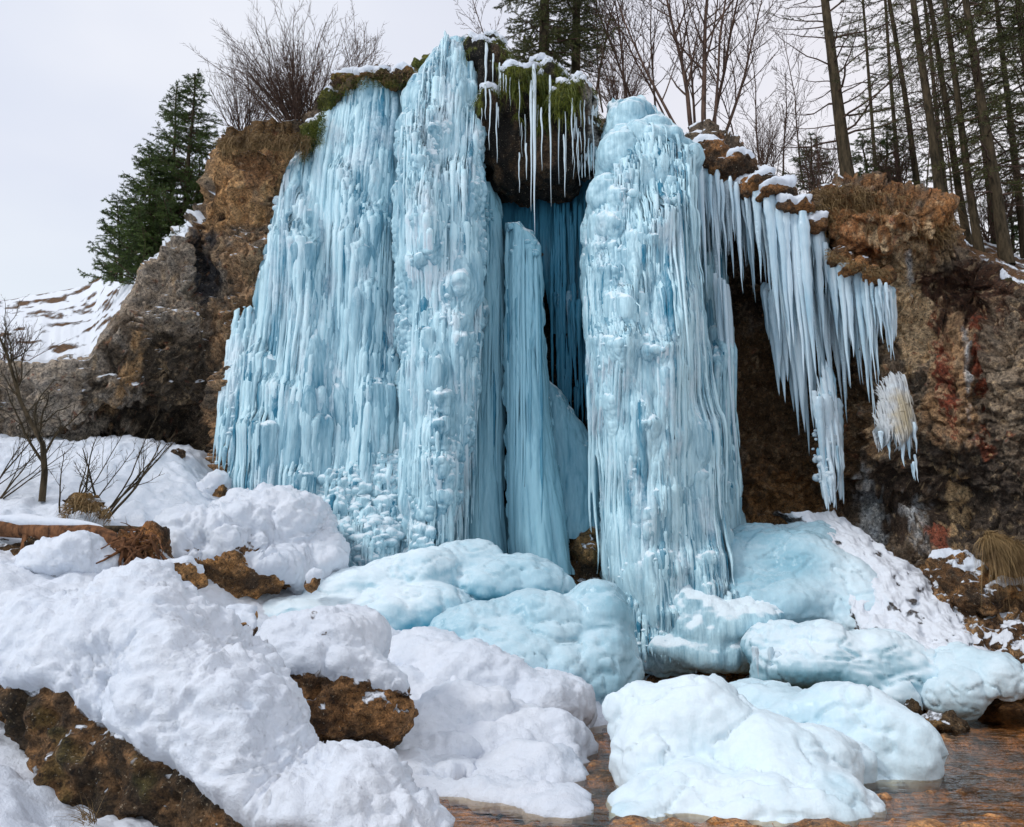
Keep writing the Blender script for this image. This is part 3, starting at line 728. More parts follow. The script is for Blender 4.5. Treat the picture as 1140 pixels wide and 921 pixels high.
# -- F: great right column
Fm = Mass([(110,690),(120,680),(150,672),(180,668),(210,661),(250,653),(300,650),(350,651),(400,655),(440,664),(470,670),(600,671),(640,672),(700,690),(735,700)],
          [(110,706),(120,722),(135,742),(152,762),(180,772),(300,776),(400,792),(520,808),(600,812),(660,826),(735,870)], [(110,15.9),(200,15.3),(400,14.9),(600,14.7),(735,14.5)], [(110,.5),(200,1.1),(400,1.3),(735,1.2)], 112, 742, .45, .38, 60, 130)
Fm.shoulders(16, 3, (12, 30), (.10, .28), (140, 420)); Fm.shoulders(12, 33, (8, 22), (.06, .18), (420, 700)); Fm.sh += [(690,215,26,8,130,.35), (725,185,36,10,160,.3), (668,300,18,8,110,.25), (745,260,26,8,120,.25)]
tF = tag(empty('ice_column', P(740, 720, 14)), 'massive bulging ice column right of the overhang, widest of the standing columns', 'ice column')
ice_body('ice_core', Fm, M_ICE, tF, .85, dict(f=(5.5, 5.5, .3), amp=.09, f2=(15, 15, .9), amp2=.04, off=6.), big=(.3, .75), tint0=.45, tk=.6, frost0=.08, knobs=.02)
drip_body('ice_drips', join(drips(Fm, 420, (1.2, 5.), (.035, .085), 51, rings=22, proud=.2, wob=.05), drips(Fm, 1300, (.7, 3.2), (.015, .038), 52, rings=18, proud=.9, wob=.03), drips(Fm, 900, (.15, .9), (.009, .020), 53, proud=2.2),
          drips(Fm, 130, (.6, 1.8), (.03, .06), 54, xr=(.0, .12), yr=(200, 400), proud=1.), mass_knobs(Fm, 260, (.02, .07), 55, (250, 720), (.05, .35), asp=.6), mass_knobs(Fm, 120, (.02, .05), 56, (500, 735), (.1, .95), asp=.6), mass_knobs(Fm, 110, (.04, .09), 57, (125, 250), (.05, .9), asp=1.)), M_ICE, tF, .12, .27)
# -- G: blue curtain behind its right flank
Gm = Mass([(200,768),(250,772),(580,790)], [(200,800),(290,806),(380,812),(440,818),(520,824),(586,826)], [(200,16.2),(586,15.4)], [(200,.4),(586,.5)], 205, 590, .4, .15, 40, 500)
Gm.shoulders(8, 4, (6, 12), (.1, .2))
tG = tag(empty('ice_curtain', P(805, 580, 15.4)), 'narrow clear blue ice curtain tucked behind the right flank of the massive column', 'ice curtain')
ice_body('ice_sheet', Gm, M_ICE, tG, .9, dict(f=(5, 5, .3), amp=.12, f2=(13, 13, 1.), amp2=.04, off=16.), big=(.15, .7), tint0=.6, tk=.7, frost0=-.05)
drip_body('ice_drips', join(drips(Gm, 90, (.8, 3.), (.04, .09), 61, rings=16, proud=.9), drips(Gm, 200, (.3, 1.2), (.02, .045), 62, proud=1.5)), M_ICE, tG, .3, .05)

# -- splash crust at the foot of the left curtain
g = np.random.default_rng(70)
cr = Mass([(500,400),(520,370),(540,345),(560,335),(600,352),(640,392)], [(500,440),(520,452),(640,450)], [(500,15.0),(640,14.2)], [(500,.3),(640,.5)], 505, 645, .4, .35, 50, 50)
tK = tag(empty('splash_ice', P(400, 630, 14.5)), 'crust of knobbly frozen splash at the foot of the left ice curtain', 'splash ice')
ice_body('ice_sheet', cr, M_ICE, tK, 1., dict(f=(7, 7, 3.), amp=.12, f2=(16, 16, 9), amp2=.06, off=26.), big=(.3, 1.2), tint0=.5, tk=.5, frost0=.1, knobs=.08, depth_ext=.8)
kn = [mass_knobs(cr, 700, (.03, .09), 71, (505, 640), (.0, 1.)), mass_knobs(cr, 300, (.06, .14), 72, (510, 640), (.0, 1.), asp=.6), drips(cr, 260, (.2, .9), (.025, .06), 73, proud=1.6), drips(cr, 300, (.1, .4), (.012, .03), 74, proud=2.5)]
drip_body('ice_knobs', join(*kn), M_ICE, tK, .25, .25)
# -- thin veil of ice over the rock left of the curtain
vm = Mass([(330,268),(400,252),(450,244),(520,240)], [(330,290),(400,276),(520,262)], [(330,15.75),(520,15.2)], [(330,.2),(520,.25)], 340, 528, .4)
tV = tag(empty('ice_veil', P(255, 500, 15.4)), 'thin frosty veil of ice on ochre rock along the left edge of the fall', 'ice veil')
drip_body('ice_sheet', join(drips(vm, 160, (.4, 1.6), (.03, .07), 81, proud=.5), mass_knobs(vm, 260, (.03, .08), 82, (340, 528), (0, 1), asp=.5)), M_ICE, tV, .1, .35)
um = Mass([(165,332),(200,312),(250,304),(300,296),(330,286)], [(165,352),(200,345),(330,340)], [(165,16.0),(330,15.5)], [(165,.3),(330,.4)], 168, 340, .4)
drip_body('ice_knobs', join(mass_knobs(um, 260, (.05, .15), 83, (190, 340), (0, 1), asp=.7), drips(um, 120, (.3, 1.2), (.03, .06), 84, proud=1.)), M_ICE, tA, .05, .45)
# ---------------------------------------------------------------- icicles on the right ledge
def icicle(px, py0, py1, Y, wpx, mat, parent, seed, flat=1., k=12, rings=30, lean=0.):
    g = np.random.default_rng(seed)
    a = P(px, py0, Y); b = P(px+lean, py1, Y); L = a[2]-b[2]; r = wpx/2*Y/F
    s = np.linspace(0, 1, rings)
    C_ = np.zeros((1, rings, 3)); C_[0] = a; C_[0, :, 2] -= L*s; C_[0, :, 0] += (b[0]-a[0])*s*0+.03*perlin(np.stack([s*3+seed*1.7, s*0, s*0+px*.1], -1))*min(L, 1)
    C_[0, :, 1] += .02*perlin(np.stack([s*3+seed*3.7, s*0+5, s*0+px*.1], -1))
    prof = (1-s)**g.uniform(.7, 1.05)*(1+.10*np.sin(s*L*38+g.uniform(0, 6))*(1-s))*(1+.2*perlin(np.stack([s*6, s*0+seed, s*0], -1)))
    prof = prof*np.minimum(1, .35+s*9)**.5
    V_, Q = tubes(C_, r*prof[None]+.0015, k)
    V_[:, 1] = C_[0, :, 1].repeat(k)+(V_[:, 1]-C_[0, :, 1].repeat(k))*flat
    th = np.tile(np.arange(k)*2*np.pi/k, rings)
    rad = (V_-C_[0].repeat(k, 0)); V_ = V_+rad*(.22*perlin(np.stack([np.cos(th)*1.3+seed, np.sin(th)*1.3, V_[:, 2]*.5], -1)))[:, None]
    fr = np.full(len(V_), g.uniform(.08, .38)); tn = np.full(len(V_), g.uniform(-.05, .30))+.12*s.repeat(k)
    return mk('icicle', V_, Q, mat, parent, attrs={'frost': fr, 'tint': tn})

def cluster(label, root, tips, n, Y, w, seed, mat=None, group='icicle clusters along the right ledge', jit=.25, short=.35, name='icicle_cluster', ds=.25):
    """root, tips: polylines px -> py"""
    g = np.random.default_rng(seed); x0, x1 = root[0][0], root[-1][0]
    t = tag(empty(name, P((x0+x1)/2, root[0][1], Y)), label, 'icicles', group)
    for i in range(n):
        px = x0+(x1-x0)*(i+g.uniform(.1, .9))/n; r0 = ip(px, root)+g.uniform(-2, 9); t0 = ip(px, tips)
        full = g.random() < .45
        py1 = r0+(t0-r0)*(g.uniform(1-jit, 1.02) if full else g.uniform(min(short, 1-jit), 1-jit))
        wd = w*g.uniform(.65, 1.35)*(.55+.45*(py1-r0)/max(t0-r0, 1))
        icicle(px, r0-4-g.uniform(0, 5), py1, Y+g.uniform(-ds, ds), wd, mat or M_ICICLE, t, seed*100+i, flat=g.uniform(.6, .9))
    return t
led = [(765,190),(780,190),(800,196),(830,206),(860,218),(885,230),(905,244),(915,262),(925,292),(960,308),(992,322)]
def rt(a, b, dy=0):
    xs = np.linspace(a, b, 8); return [(x, float(ip(x, led))+dy) for x in xs]
def sheetbase(pts, Y, seed, n=26, L=(.4, 1.4), r=(.05, .11)):
    """fused curtain the icicles grow out of"""
    x0, x1 = pts[0][0], pts[-1][0]; ym = np.mean([p_[1] for p_ in pts])
    g = np.random.default_rng(seed); px = g.uniform(x0, x1, n); p = P(px, ip(px, pts)-6, Y+g.uniform(-.15, .3, n)); s_ = np.linspace(0, 1, 16)
    Ln = g.uniform(*L, n); C_ = np.tile(p[:, None], (1, 16, 1)); C_[..., 2] -= Ln[:, None]*s_; rd = g.uniform(*r, n)[:, None]*(.3+.7*np.sqrt(np.clip(s_*5, 0, 1)))*(1-s_)**.7+.002
    V_, Q = tubes(C_, rd, 9); V_ = V_+.03*fbm(V_, (6, 6, 1.5), 2, 3)[:, None]*np.array([1, 1, 0])
    return V_, Q, np.repeat(-.15+.8*g.random(n)**2, 16*9)
def fringe(label, root, tips, n, Y, w, seed, base=True, **k):
    t = cluster(label, root, tips, n, Y, w, seed, **k)
    if base: drip_body('ice_curtain', sheetbase(root, Y+.1, seed+500, n=int(n*1.6)), M_ICICLE, t, .15, .2)
    return t
fringe('fringe of slim icicles under the brown ledge, directly beside the massive column', rt(766, 800), [(768,290),(776,380),(785,300),(793,400),(800,330)], 22, 15.0, 8, 1, ds=.4, jit=.35)
fringe('icicles with tips above the dark rock hollow, second fringe from the massive column', rt(798, 832), [(798,330),(806,375),(813,310),(822,395),(828,340),(832,370)], 22, 14.9, 9, 2, ds=.4, jit=.35)
fringe('broad white icicles fused into a sheet near the middle of the ledge', rt(826, 868), [(826,300),(838,355),(845,320),(858,402),(864,405),(868,340)], 28, 14.7, 13, 3, ds=.4, jit=.35)
fringe('longest white icicles of the ledge, tips reaching far down the dark rock', rt(858, 900), [(858,350),(868,420),(876,400),(886,470),(893,510),(900,430)], 26, 14.5, 14, 4, jit=.25, ds=.4)
fringe('pale ribbed icicles hanging lower behind the white front row', [(850,320),(870,330),(902,320)], [(850,400),(856,455),(862,430),(872,480),(884,508),(895,500),(902,470)], 20, 15.2, 15, 5, jit=.15)
fringe('short icicles at the end of the snowy ledge beside orange earth', rt(898, 924), [(898,300),(905,400),(911,320),(918,370),(924,320)], 16, 14.6, 9, 6)
fringe('icicles on the grey rock face below the ledge end', [(902,330),(935,325),(952,325)], [(902,420),(912,500),(922,430),(932,480),(942,400),(952,470)], 20, 15.0, 11, 7)
fringe('sloping row of icicles under orange earth at the far right of the fall', rt(924, 962), [(924,380),(934,460),(944,380),(953,500),(962,490)], 24, 14.5, 10, 8, ds=.35, jit=.35)
fringe('thin grey icicles at the right end of the fall above the yellow ice', rt(956, 992, 4), [(956,470),(966,500),(974,400),(984,430),(992,370)], 22, 14.3, 8, 9, ds=.3, jit=.4)
cluster('three small separate icicles hanging from rock under orange earth', [(974,312),(982,318),(990,316)], [(974,372),(982,345),(990,375)], 3, 13.8, 6, 10, short=.7)
t = cluster('long bumpy icicle ropes reaching down to the snowy slope', [(906,440),(918,446),(930,448)], [(906,520),(918,576),(930,565)], 9, 14.7, 14, 11, jit=.12)
rp = Mass([(400,908),(480,906),(500,904),(540,910),(572,915)], [(400,924),(480,934),(520,938),(572,928)], [(400,15.0),(572,14.7)], [(400,.2),(572,.3)], 400, 574, .5)
drip_body('ice_rope', join(drips(rp, 60, (.5, 1.6), (.03, .07), 191, proud=.8), mass_knobs(rp, 90, (.03, .09), 192, (470, 545), (0, 1), asp=.7)), M_ICICLE, t, .1, .25)
cluster('small icicles hanging free in the middle of the right column flank', [(796,300),(812,330)], [(796,520),(812,560)], 7, 15.0, 9, 12)
cluster('fine icicle fringe under the left shoulder of the massive column', [(650,330),(662,340),(670,350)], [(650,380),(658,410),(670,440)], 9, 14.5, 7, 13)
cluster('dark blue icicles hanging in the opening of the recess', [(612,330),(640,330),(668,330)], [(612,380),(622,350),(640,420),(655,380),(668,440)], 14, 16.5, 9, 14, M_ICE_DEEP)
cluster('tiny icicle on dark rock low at the right', [(1014,514),(1020,514)], [(1014,535),(1020,548)], 3, 13.6, 4, 15)
# bulge of rippled ice the ropes grow from
# yellowish brush of ice
ty = tag(empty('ice_tuft', P(995, 430, 13.7)), 'yellow stained tuft of ice with short icicle tips, alone on the cliff', 'ice tuft')
ym = Mass([(414,984),(425,977),(450,973),(475,973),(496,990)], [(414,1000),(425,1008),(450,1016),(480,1019),(496,1008)], [(414,14.1),(496,13.9)], [(414,.3),(496,.5)], 414, 500, .5)
M_YEL = ice_mat('stained_ice', (.50, .53, .55), (.40, .30, .12), streak=.5, rough=.45, lump=.8)
V_, Q, T = join(drips(ym, 200, (.25, .8), (.015, .035), 91, proud=1.2, wob=.08), drips(ym, 300, (.1, .4), (.008, .02), 93, proud=2.5, wob=.1), mass_knobs(ym, 80, (.03, .08), 92, (416, 470), (.1, .9)))
qx, qy = proj(V_); T = sstep(26, 8, np.hypot((qx-1006)*1.3, (qy-462)*.75)+9*fbm(V_, 5., 3, 5))*.6
mk('ice_strands', V_, Q, M_YEL, ty, attrs={'frost': np.clip(.22-T+.3*fbm(V_, 4., 3), 0, 1), 'tint': T})
for i, (x, y0, y1) in enumerate([(980,480,500),(988,480,512),(1003,485,520),(1010,480,512),(1017,470,505),(996,480,500)]): icicle(x, y0, y1, 13.6, 6, M_ICICLE, ty, 900+i)
# ---------------------------------------------------------------- ice mounds
def mound(name, label, cat, parts, h, mat, k=.14, frost=None, noise=.03, group=None, zmin=-.12, warp=.12, tint=None, lump=.05, rip=.0):
    V_, Q = blobs(parts, h, k, warp, 1.2, zmin=zmin)
    n = normals(V_, Q)
    w = worley(V_, (2.6, 2.6, 3.2), len(parts)); 
    d = lump*np.sqrt(np.clip(1-(w/.8)**2, 0, 1))+noise*fbm(V_, 2.5, 4, 5)+.8*noise*np.abs(fbm(V_, 6., 4, 5))
    if rip: d = d+rip*np.sqrt(np.clip(1-(worley(V_, (7, 7, 5), 4)/.8)**2, 0, 1))*sstep(-.2, .2, fbm(V_, .9, 2, 3))
    if mat is M_PILLOW:
        cr_ = fbm(V_+.3*fbm(V_, 1.1, 2, 60)[:, None], (1.5, 1.5, 2.1), 2, 17); d = d-.045*np.exp(-(cr_/.05)**2)
        stp = sstep(.85, .3, n[:, 2]); d = d+stp*(.022*np.abs(fbm(V_, (2.0, 2.0, 9.), 3, 8))+.012*np.sqrt(np.clip(1-(worley(V_, (8, 8, 3.), 4)/.8)**2, 0, 1)))
    V_ = V_+n*d[:, None]; n = normals(V_, Q); qx, qy = proj(V_)
    fr = frost(V_, n, qx, qy) if frost else sstep(.1, .8, n[:, 2])
    tn = tint(V_, n, qx, qy) if tint else .35+.35*fbm(V_, .8, 3, 2)-.1*n[:, 2]
    o = mk(name, V_, Q, mat, attrs={'frost': np.clip(fr, 0, 1), 'tint': tn})
    return tag(o, label, cat, group)
f1 = lambda lo, hi, b=0., a=.25, s=1.2: (lambda V_, n, qx, qy: sstep(lo, hi, n[:, 2])*(1-0)+b+a*fbm(V_, s, 4, 3))
mound('ice_mound', 'upper blue ice mound swelling out at the foot of the crusted column', 'ice mound',
      [B(520,628,13.6,40,26), B(590,655,13.4,44,30), B(548,650,13.3,50,28), B(455,655,13.2,62,36,None,20), B(480,690,12.6,55,34), B(400,668,12.9,58,30), B(345,690,12.4,62,26), B(425,690,12.4,60,30), B(630,668,13.5,14,12)],
      .04, M_PILLOW, frost=lambda V_, n, qx, qy: sstep(-.1, .8, n[:, 2])*sstep(620, 400, qx)*.72+.04+.22*fbm(V_, 1.2, 4, 3)+.25*sstep(.4, 1, n[:, 2]),
      tint=lambda V_, n, qx, qy: .38+.3*fbm(V_, .8, 3, 2)+.45*sstep(.2, -.5, n[:, 2])+.25*np.exp(-((qx-470)/50)**2-((qy-705)/25)**2))  # undersides and concave hollow tinted deeper, shade painted into the colour
mound('ice_mound', 'big rounded blue ice lobe standing in the stream beneath the smooth pillar', 'ice mound',
      [B(600,712,12.2,70,46), B(662,692,12.1,34,46), B(668,748,11.8,36,48), B(625,762,11.7,55,40), B(530,716,12.0,56,38), B(560,745,11.6,55,40)],
      .04, M_PILLOW, lump=.07, frost=lambda V_, n, qx, qy: .06+.25*fbm(V_, 1.0, 4, 3)+.35*sstep(.3, 1, n[:, 2])+.5*sstep(760, 800, qy),
      tint=lambda V_, n, qx, qy: .36+.3*fbm(V_, .8, 3, 2)+.25*sstep(.2, -.5, n[:, 2]))  # fold shade painted as deeper blue on downward faces
mound('snow_mound', 'lumpy snow covered mound left of the narrow channel, below the blue lobe', 'snow mound',
      [B(520,765,10.9,70,40), B(585,795,10.6,48,42), B(620,790,10.9,34,30), B(480,745,11.2,60,32), B(560,835,9.2,72,40), B(612,830,9.2,40,32), B(640,852,8.8,22,16), B(500,850,9.0,70,36), B(590,880,8.2,62,34), B(600,918,7.4,70,34), B(500,915,7.6,80,40), B(640,935,6.9,40,26)],
      .04, M_SNOW, lump=.05, noise=.06, k=.24, rip=.015)
mound('snow_mound', 'small lumpy snow hummock, in front of the mound beside the channel', 'snow mound',
      [B(520,793,9.2,40,28), B(548,800,9.1,24,30), B(480,812,9.0,44,20), B(440,824,8.9,36,12), B(455,845,8.6,70,24)], .03, M_SNOW, lump=.03, noise=.05, k=.16, rip=.02)
mound('ice_mound', 'largest snow covered ice mound, rounded, in the brown stream at the bottom', 'ice mound',
      [B(765,818,8.2,72,48), B(840,850,7.9,88,50), B(905,862,7.8,48,46), B(715,805,8.3,26,36), B(730,850,7.9,44,40), B(840,905,7.3,118,50), B(920,905,7.4,40,36), B(745,920,7.2,55,34), B(700,798,8.3,14,20), B(706,868,7.9,10,14), B(720,950,6.8,40,40), B(880,950,6.9,90,40)],
      .03, M_PILLOW, lump=.06, k=.12, rip=.02, frost=lambda V_, n, qx, qy: .85+.25*fbm(V_, 1.1, 4, 3)-.45*sstep(.15, .5, fbm(V_, .9, 3, 71)),
      tint=lambda V_, n, qx, qy: .15+.2*fbm(V_, .8, 3, 2))
mound('ice_mound', 'blue white ice mound peeking out behind the largest stream mound', 'ice mound',
      [B(850,785,9.4,50,26), B(890,802,9.0,50,26), B(925,800,8.8,42,26), B(958,815,8.6,50,36), B(990,838,8.4,38,38), B(970,868,8.2,18,12), B(950,862,8.0,12,26), B(985,878,8.0,20,9), B(930,850,8.5,60,36)],
      .033, M_PILLOW, lump=.05, k=.10, rip=.02, frost=lambda V_, n, qx, qy: .10+.5*sstep(880, 960, qx)+.2*fbm(V_, 1.2, 4, 3)+.25*sstep(.5, 1, n[:, 2]),
      tint=lambda V_, n, qx, qy: .15+.25*fbm(V_, .8, 3, 2)+.2*sstep(.2, -.5, n[:, 2]))  # deeper tint on downward faces paints their shade
mound('ice_tongue', 'long blue ice tongue topped with snow, reaching right over the stream', 'ice tongue',
      [B(868,722,12.6,36,28), B(920,728,12.4,52,32), B(972,738,12.2,48,30), B(1015,748,12.0,40,26), B(900,745,12.2,50,26), B(950,757,12.1,48,22), B(862,755,12.3,22,26), B(990,770,11.7,24,12,None,20), B(1014,778,11.6,9,9), B(1000,700,12.8,20,6,None,25)],
      .035, M_PILLOW, lump=.06, k=.12, rip=.02, frost=lambda V_, n, qx, qy: sstep(.15, .8, n[:, 2])*.8+.02+.25*fbm(V_, 1.2, 4, 3)+.6*sstep(975, 990, qx)*sstep(762, 775, qy),
      tint=lambda V_, n, qx, qy: .22+.25*fbm(V_, .8, 3, 2)+.35*sstep(.3, -.3, n[:, 2]))  # shade under the tongue painted as deeper blue
mound('ice_tongue', 'white knuckled ice lump hanging at the end of the long tongue', 'ice tongue',
      [B(1070,745,11.7,30,20,None,10), B(1068,772,11.5,27,28), B(1100,752,11.5,28,18,None,35), B(1118,765,11.4,18,17), B(1100,768,11.35,10,18,None,-25), B(1138,750,11.6,18,5,None,20), B(1045,735,11.9,30,8,None,25)],
      .028, M_PILLOW, lump=.05, k=.05, rip=.02, frost=lambda V_, n, qx, qy: .55+.3*fbm(V_, 1.2, 4, 3)-.4*sstep(780, 795, qy), tint=lambda V_, n, qx, qy: .2+.2*fbm(V_, .8, 3, 2))
# shelf under the great column, hung with short icicles
t = tag(empty('ice_shelf', P(780, 720, 13.6)), 'ice shelf with snowy rim and short hanging icicles under the massive column', 'ice shelf')
V_, Q = blobs([B(730,690,13.8,44,34), B(775,696,13.5,50,34), B(825,690,13.4,50,20,None,8), B(705,700,13.9,24,34), B(765,722,13.4,58,20), B(825,724,13.3,46,18), B(722,728,13.5,30,16)], .04, .12, .15, 1.5)
n = normals(V_, Q); V_ = V_+n*(.07*np.sqrt(np.clip(1-(worley(V_, (6, 6, 1.6), 3)/.85)**2, 0, 1))+.05*fbm(V_, 2.5, 4))[:, None]; n = normals(V_, Q)
mk('ice_core', V_, Q, M_ICE, t, attrs={'frost': np.clip(sstep(.25, .7, n[:, 2])+.05, 0, 1), 'tint': .35+.2*fbm(V_, 1.)})
sm = Mass([(655,690),(735,706)], [(655,850),(735,868)], [(655,13.6),(735,13.25)], [(655,.25),(735,.3)], 655, 738, .4, .15, 40, 60)
drip_body('ice_drips', join(drips(sm, 260, (.2, .8), (.02, .055), 101, proud=1.2), drips(sm, 300, (.1, .4), (.012, .03), 102, proud=2.), mass_knobs(sm, 120, (.03, .08), 103, (655, 720), (0, 1), asp=.6)), M_ICE, t, .22, .25)
mg = np.random.default_rng(5)
for i in range(26):
    x = mg.uniform(700, 870); icicle(x, 726+mg.uniform(-12, 4), 742+mg.uniform(-6, 10), 13.05, mg.uniform(3, 6), M_ICICLE, t, 3000+i)
cluster('short icicle teeth dripping from the near end of the long ice tongue', [(838,720),(858,728),(880,735)], [(838,762),(858,775),(880,770)], 13, 12.1, 7, 33, short=.6)

# terrace of clear ice and the snow apron beside it
def apron(name, label, cat, M_, mat, step=1.1, amp=.05, sn=None, kind=None, tintf=None, frostf=None, cols=None, de=.6, rough=0.):
    G_ = M_.sheet(step, de); V_ = G_.reshape(-1, 3); Q = gridfaces(*G_.shape[:2]); n = normals(V_, Q)
    if n[:, 1].mean() > 0: Q = Q[:, ::-1]; n = -n
    V_ = V_+n*(amp*fbm(V_, 1.6, 4, 3)+amp*.6*fbm(V_, 5., 3, 9)+rough*ridged(V_, 3.5, 4, 2)+rough*.8*(.5-worley(V_, 5., 8)))[:, None]; n = normals(V_, Q); qx, qy = proj(V_)
    at = {}
    if frostf: at = {'frost': frostf(V_, n, qx, qy), 'tint': tintf(V_, n, qx, qy)}
    if sn: at = {'snow': sn(V_, n, qx, qy)}
    o = mk(name, V_, Q, mat, attrs=at, cols=cols(V_, n, qx, qy) if cols else None)
    return tag(o, label, cat, None, kind)
mound('ice_apron', 'smooth bulging turquoise ice apron behind the long ice tongue', 'ice apron',
      [B(845,628,14.7,50,44), B(885,640,14.4,56,48), B(820,655,14.3,36,46), B(930,660,13.9,46,36,None,25), B(865,672,13.8,60,30), B(905,612,14.8,36,30,None,20), B(960,684,13.4,36,20,None,30)],
      .035, M_PILLOW, k=.35, lump=.02, noise=.03, frost=lambda V_, n, qx, qy: .02+.25*fbm(V_, (1, 2, 4), 4, 3)+.5*sstep(900, 960, qx)+.2*sstep(.6, 1, n[:, 2]), tint=lambda V_, n, qx, qy: .38+.3*fbm(V_, (.8, .8, 2.), 3, 2)-.3*sstep(880, 980, qx))
apron('snow_slope', None, None,
      Mass([(570,862),(580,880),(620,925),(660,940),(700,955),(735,1030)], [(570,925),(600,972),(640,1028),(680,1062),(715,1098),(735,1112)], [(570,15.0),(735,12.2)], [(570,.25),(735,.5)], 571, 735, .5, .15, 40, 40), M_ROCK, amp=.07, rough=.06,
      sn=lambda V_, n, qx, qy: np.clip(.86+.42*fbm(V_, (2.2, 2.2, 5), 4, 3)+.4*(n[:, 2]-.65), 0, 1), cols=lambda V_, n, qx, qy: np.tile([.12, .11, .11], (len(V_), 1)), kind='structure')
apron('scree_slope', None, None,
      Mass([(628,1030),(740,1080)], [(628,1420),(740,1440)], [(628,13.9),(680,13.0),(740,12.0)], [(628,.1),(740,.1)], 629, 740, .5, .2, 30, 30), M_ROCK, amp=.12, rough=.10,
      sn=lambda V_, n, qx, qy: np.clip(.42+.8*fbm(V_, (2.2, 2.2, 4), 4, 3)+1.0*(n[:, 2]-.6), 0, 1), cols=lambda V_, n, qx, qy: lerp(np.array([.10, .06, .035]), np.array([.30, .19, .10]), sstep(-.3, .4, fbm(V_, 2.5, 3, 8))[:, None]), kind='structure')

# ---------------------------------------------------------------- boulders with snow caps
def boulder(label, parts, h, mask, thick=.12, name='boulder', cat='boulder', group=None, colr=((.10, .058, .03), (.34, .19, .08)), k=.12, rough=1., zmin=-.4, capk=1., moss=None, lumpy=0., warp=.2):
    V_, Q = blobs(parts, h, k, warp, 1.6, zmin=zmin); n = normals(V_, Q)
    sc = h/.03
    base = V_.copy()
    rock = V_+n*((ridged(V_, 2.0, 4, 3)*.16+(.5-worley(V_, 4.5, 7))*.10+fbm(V_, 8., 3, 2)*.04)*rough)[:, None]
    nr2 = normals(rock, Q); qx, qy = proj(rock)
    c = lerp(np.array(colr[0]), np.array(colr[1]), sstep(-.35, .4, fbm(rock, (1.8, 1.8, 3.), 5, 9))[:, None])
    c = lerp(c, np.array([.035, .028, .022]), (sstep(.0, .4, fbm(rock, 2.6, 4, 29))*.7)[:, None])
    if moss is not None: c = lerp(c, np.array([.07, .09, .012]), moss(rock, nr2, qx, qy)[:, None])
    mr = sstep(.12, .62, mask(rock, n, qx, qy)+.22*fbm(rock, 2.4, 5, 15)+.14*fbm(rock, 10., 3, 5))
    spots = sstep(.5, .62, nr2[:, 2]*.5+.5*fbm(rock, 6., 4, 12)+.2)
    t = mk(name, rock, Q, M_ROCK, attrs={'snow': np.maximum(spots*.55, mr*.52)}, cols=c); tag(t, label, cat, group)
    m_ = mask(rock, n, qx, qy); m_ = sstep(.42, .75, m_+.22*fbm(rock, 2.4, 5, 15)+.10*fbm(rock, 8., 3, 5))
    th = thick*np.sqrt(m_)*(1+.45*fbm(rock, 1.8, 3, 2)+.7*np.abs(fbm(rock, 4., 4, 4))+.5*np.abs(fbm(rock, 9., 3, 8)))
    sm_ = base+(rock-base)*(.55*(1-m_)+.25)[:, None]
    if lumpy: th = th+lumpy*np.sqrt(np.clip(1-(worley(base, 5., 3)/.8)**2, 0, 1))*m_
    cap = sm_+n*(th-.02*(1-m_))[:, None]+np.array([0, 0, 1.])*(.25*th)[:, None]
    keep = (m_[Q] > .01).any(1)
    Vc, Qc = compact(cap, Q[keep]); mk('snow_cap', Vc, Qc, M_SNOW, t)
    return t
up = lambda a=0., b=.8: (lambda V_, n, qx, qy: a+b*n[:, 2])
def below(line, w=14, a=0., b=.5):
    return lambda V_, n, qx, qy: .55+.9*np.clip((ip(qx, line)-qy)/w, -1, 1)*b+a+.25*n[:, 2]
boulder('largest foreground boulder under thick snow, brown rock bare on its lower left side',
        [B(95,745,6.7,75,62), B(160,742,6.6,74,68), B(215,800,6.4,85,72), B(245,865,6.1,75,66,None,30), B(330,925,5.9,85,46,None,20), B(120,830,6.6,95,70), B(60,790,6.8,40,60), B(200,890,6.4,90,60), B(430,965,5.7,90,36)], .026,
        below([(0,760),(40,765),(75,765),(90,790),(130,812),(200,850),(240,885),(290,930),(600,960)], 16), .09, k=.42, colr=((.035, .026, .017), (.17, .10, .05)), zmin=.05, moss=lambda V_, n, qx, qy: .25*sstep(.2, .5, fbm(V_, 3., 3, 60)))
boulder('brown boulder with patchy snow cap in the middle of the snow field',
        [B(350,740,8.2,66,46), B(412,770,8.0,52,42), B(318,760,8.2,42,48), B(375,722,8.4,55,32,None,15), B(385,795,8.1,66,26)], .024,
        below([(270,728),(300,742),(340,752),(380,748),(420,758),(470,756)], 26, -.04, .42), .05, k=.14, colr=((.06, .035, .02), (.28, .155, .07)))
boulder('snowy hump with ochre rock face, between snow field and left curtain foot',
        [B(245,615,12.6,62,36), B(225,640,12.3,50,24), B(300,600,13.2,60,46), B(335,640,13.0,32,32), B(270,640,12.4,52,26)], .035,
        below([(160,604),(200,606),(230,596),(262,592),(285,610),(310,640),(330,690),(360,700)], 34, -.04, .36), .10, lumpy=.05, k=.28)
boulder('small ochre stone with a round snow cap, below the root clump at left', [B(80,632,10.6,30,22), B(70,648,10.5,26,18), B(105,636,10.6,26,16)], .03, below([(40,640),(120,640)], 12, 0, .5), .10)
boulder('tiny ochre stone at the left edge of the snow field', [B(5,700,8.9,18,16)], .025, below([(-20,697),(40,697)], 8), .06)
boulder('dark frosty stone at the left edge under the fallen trunk', [B(5,622,11.8,28,22), B(-20,630,11.8,30,26)], .03, up(.3, .5), .08)
boulder('dark stone half buried in snow, behind the bare saplings', [B(55,532,14.2,18,8), B(38,535,14.2,14,6)], .03, up(.1, .55), .06, colr=((.06, .04, .02), (.16, .11, .05)))
boulder('brown stone wedged at the foot of the left cliff under the overhang', [B(190,510,15.1,12,12)], .03, up(-.2, .5), .05)
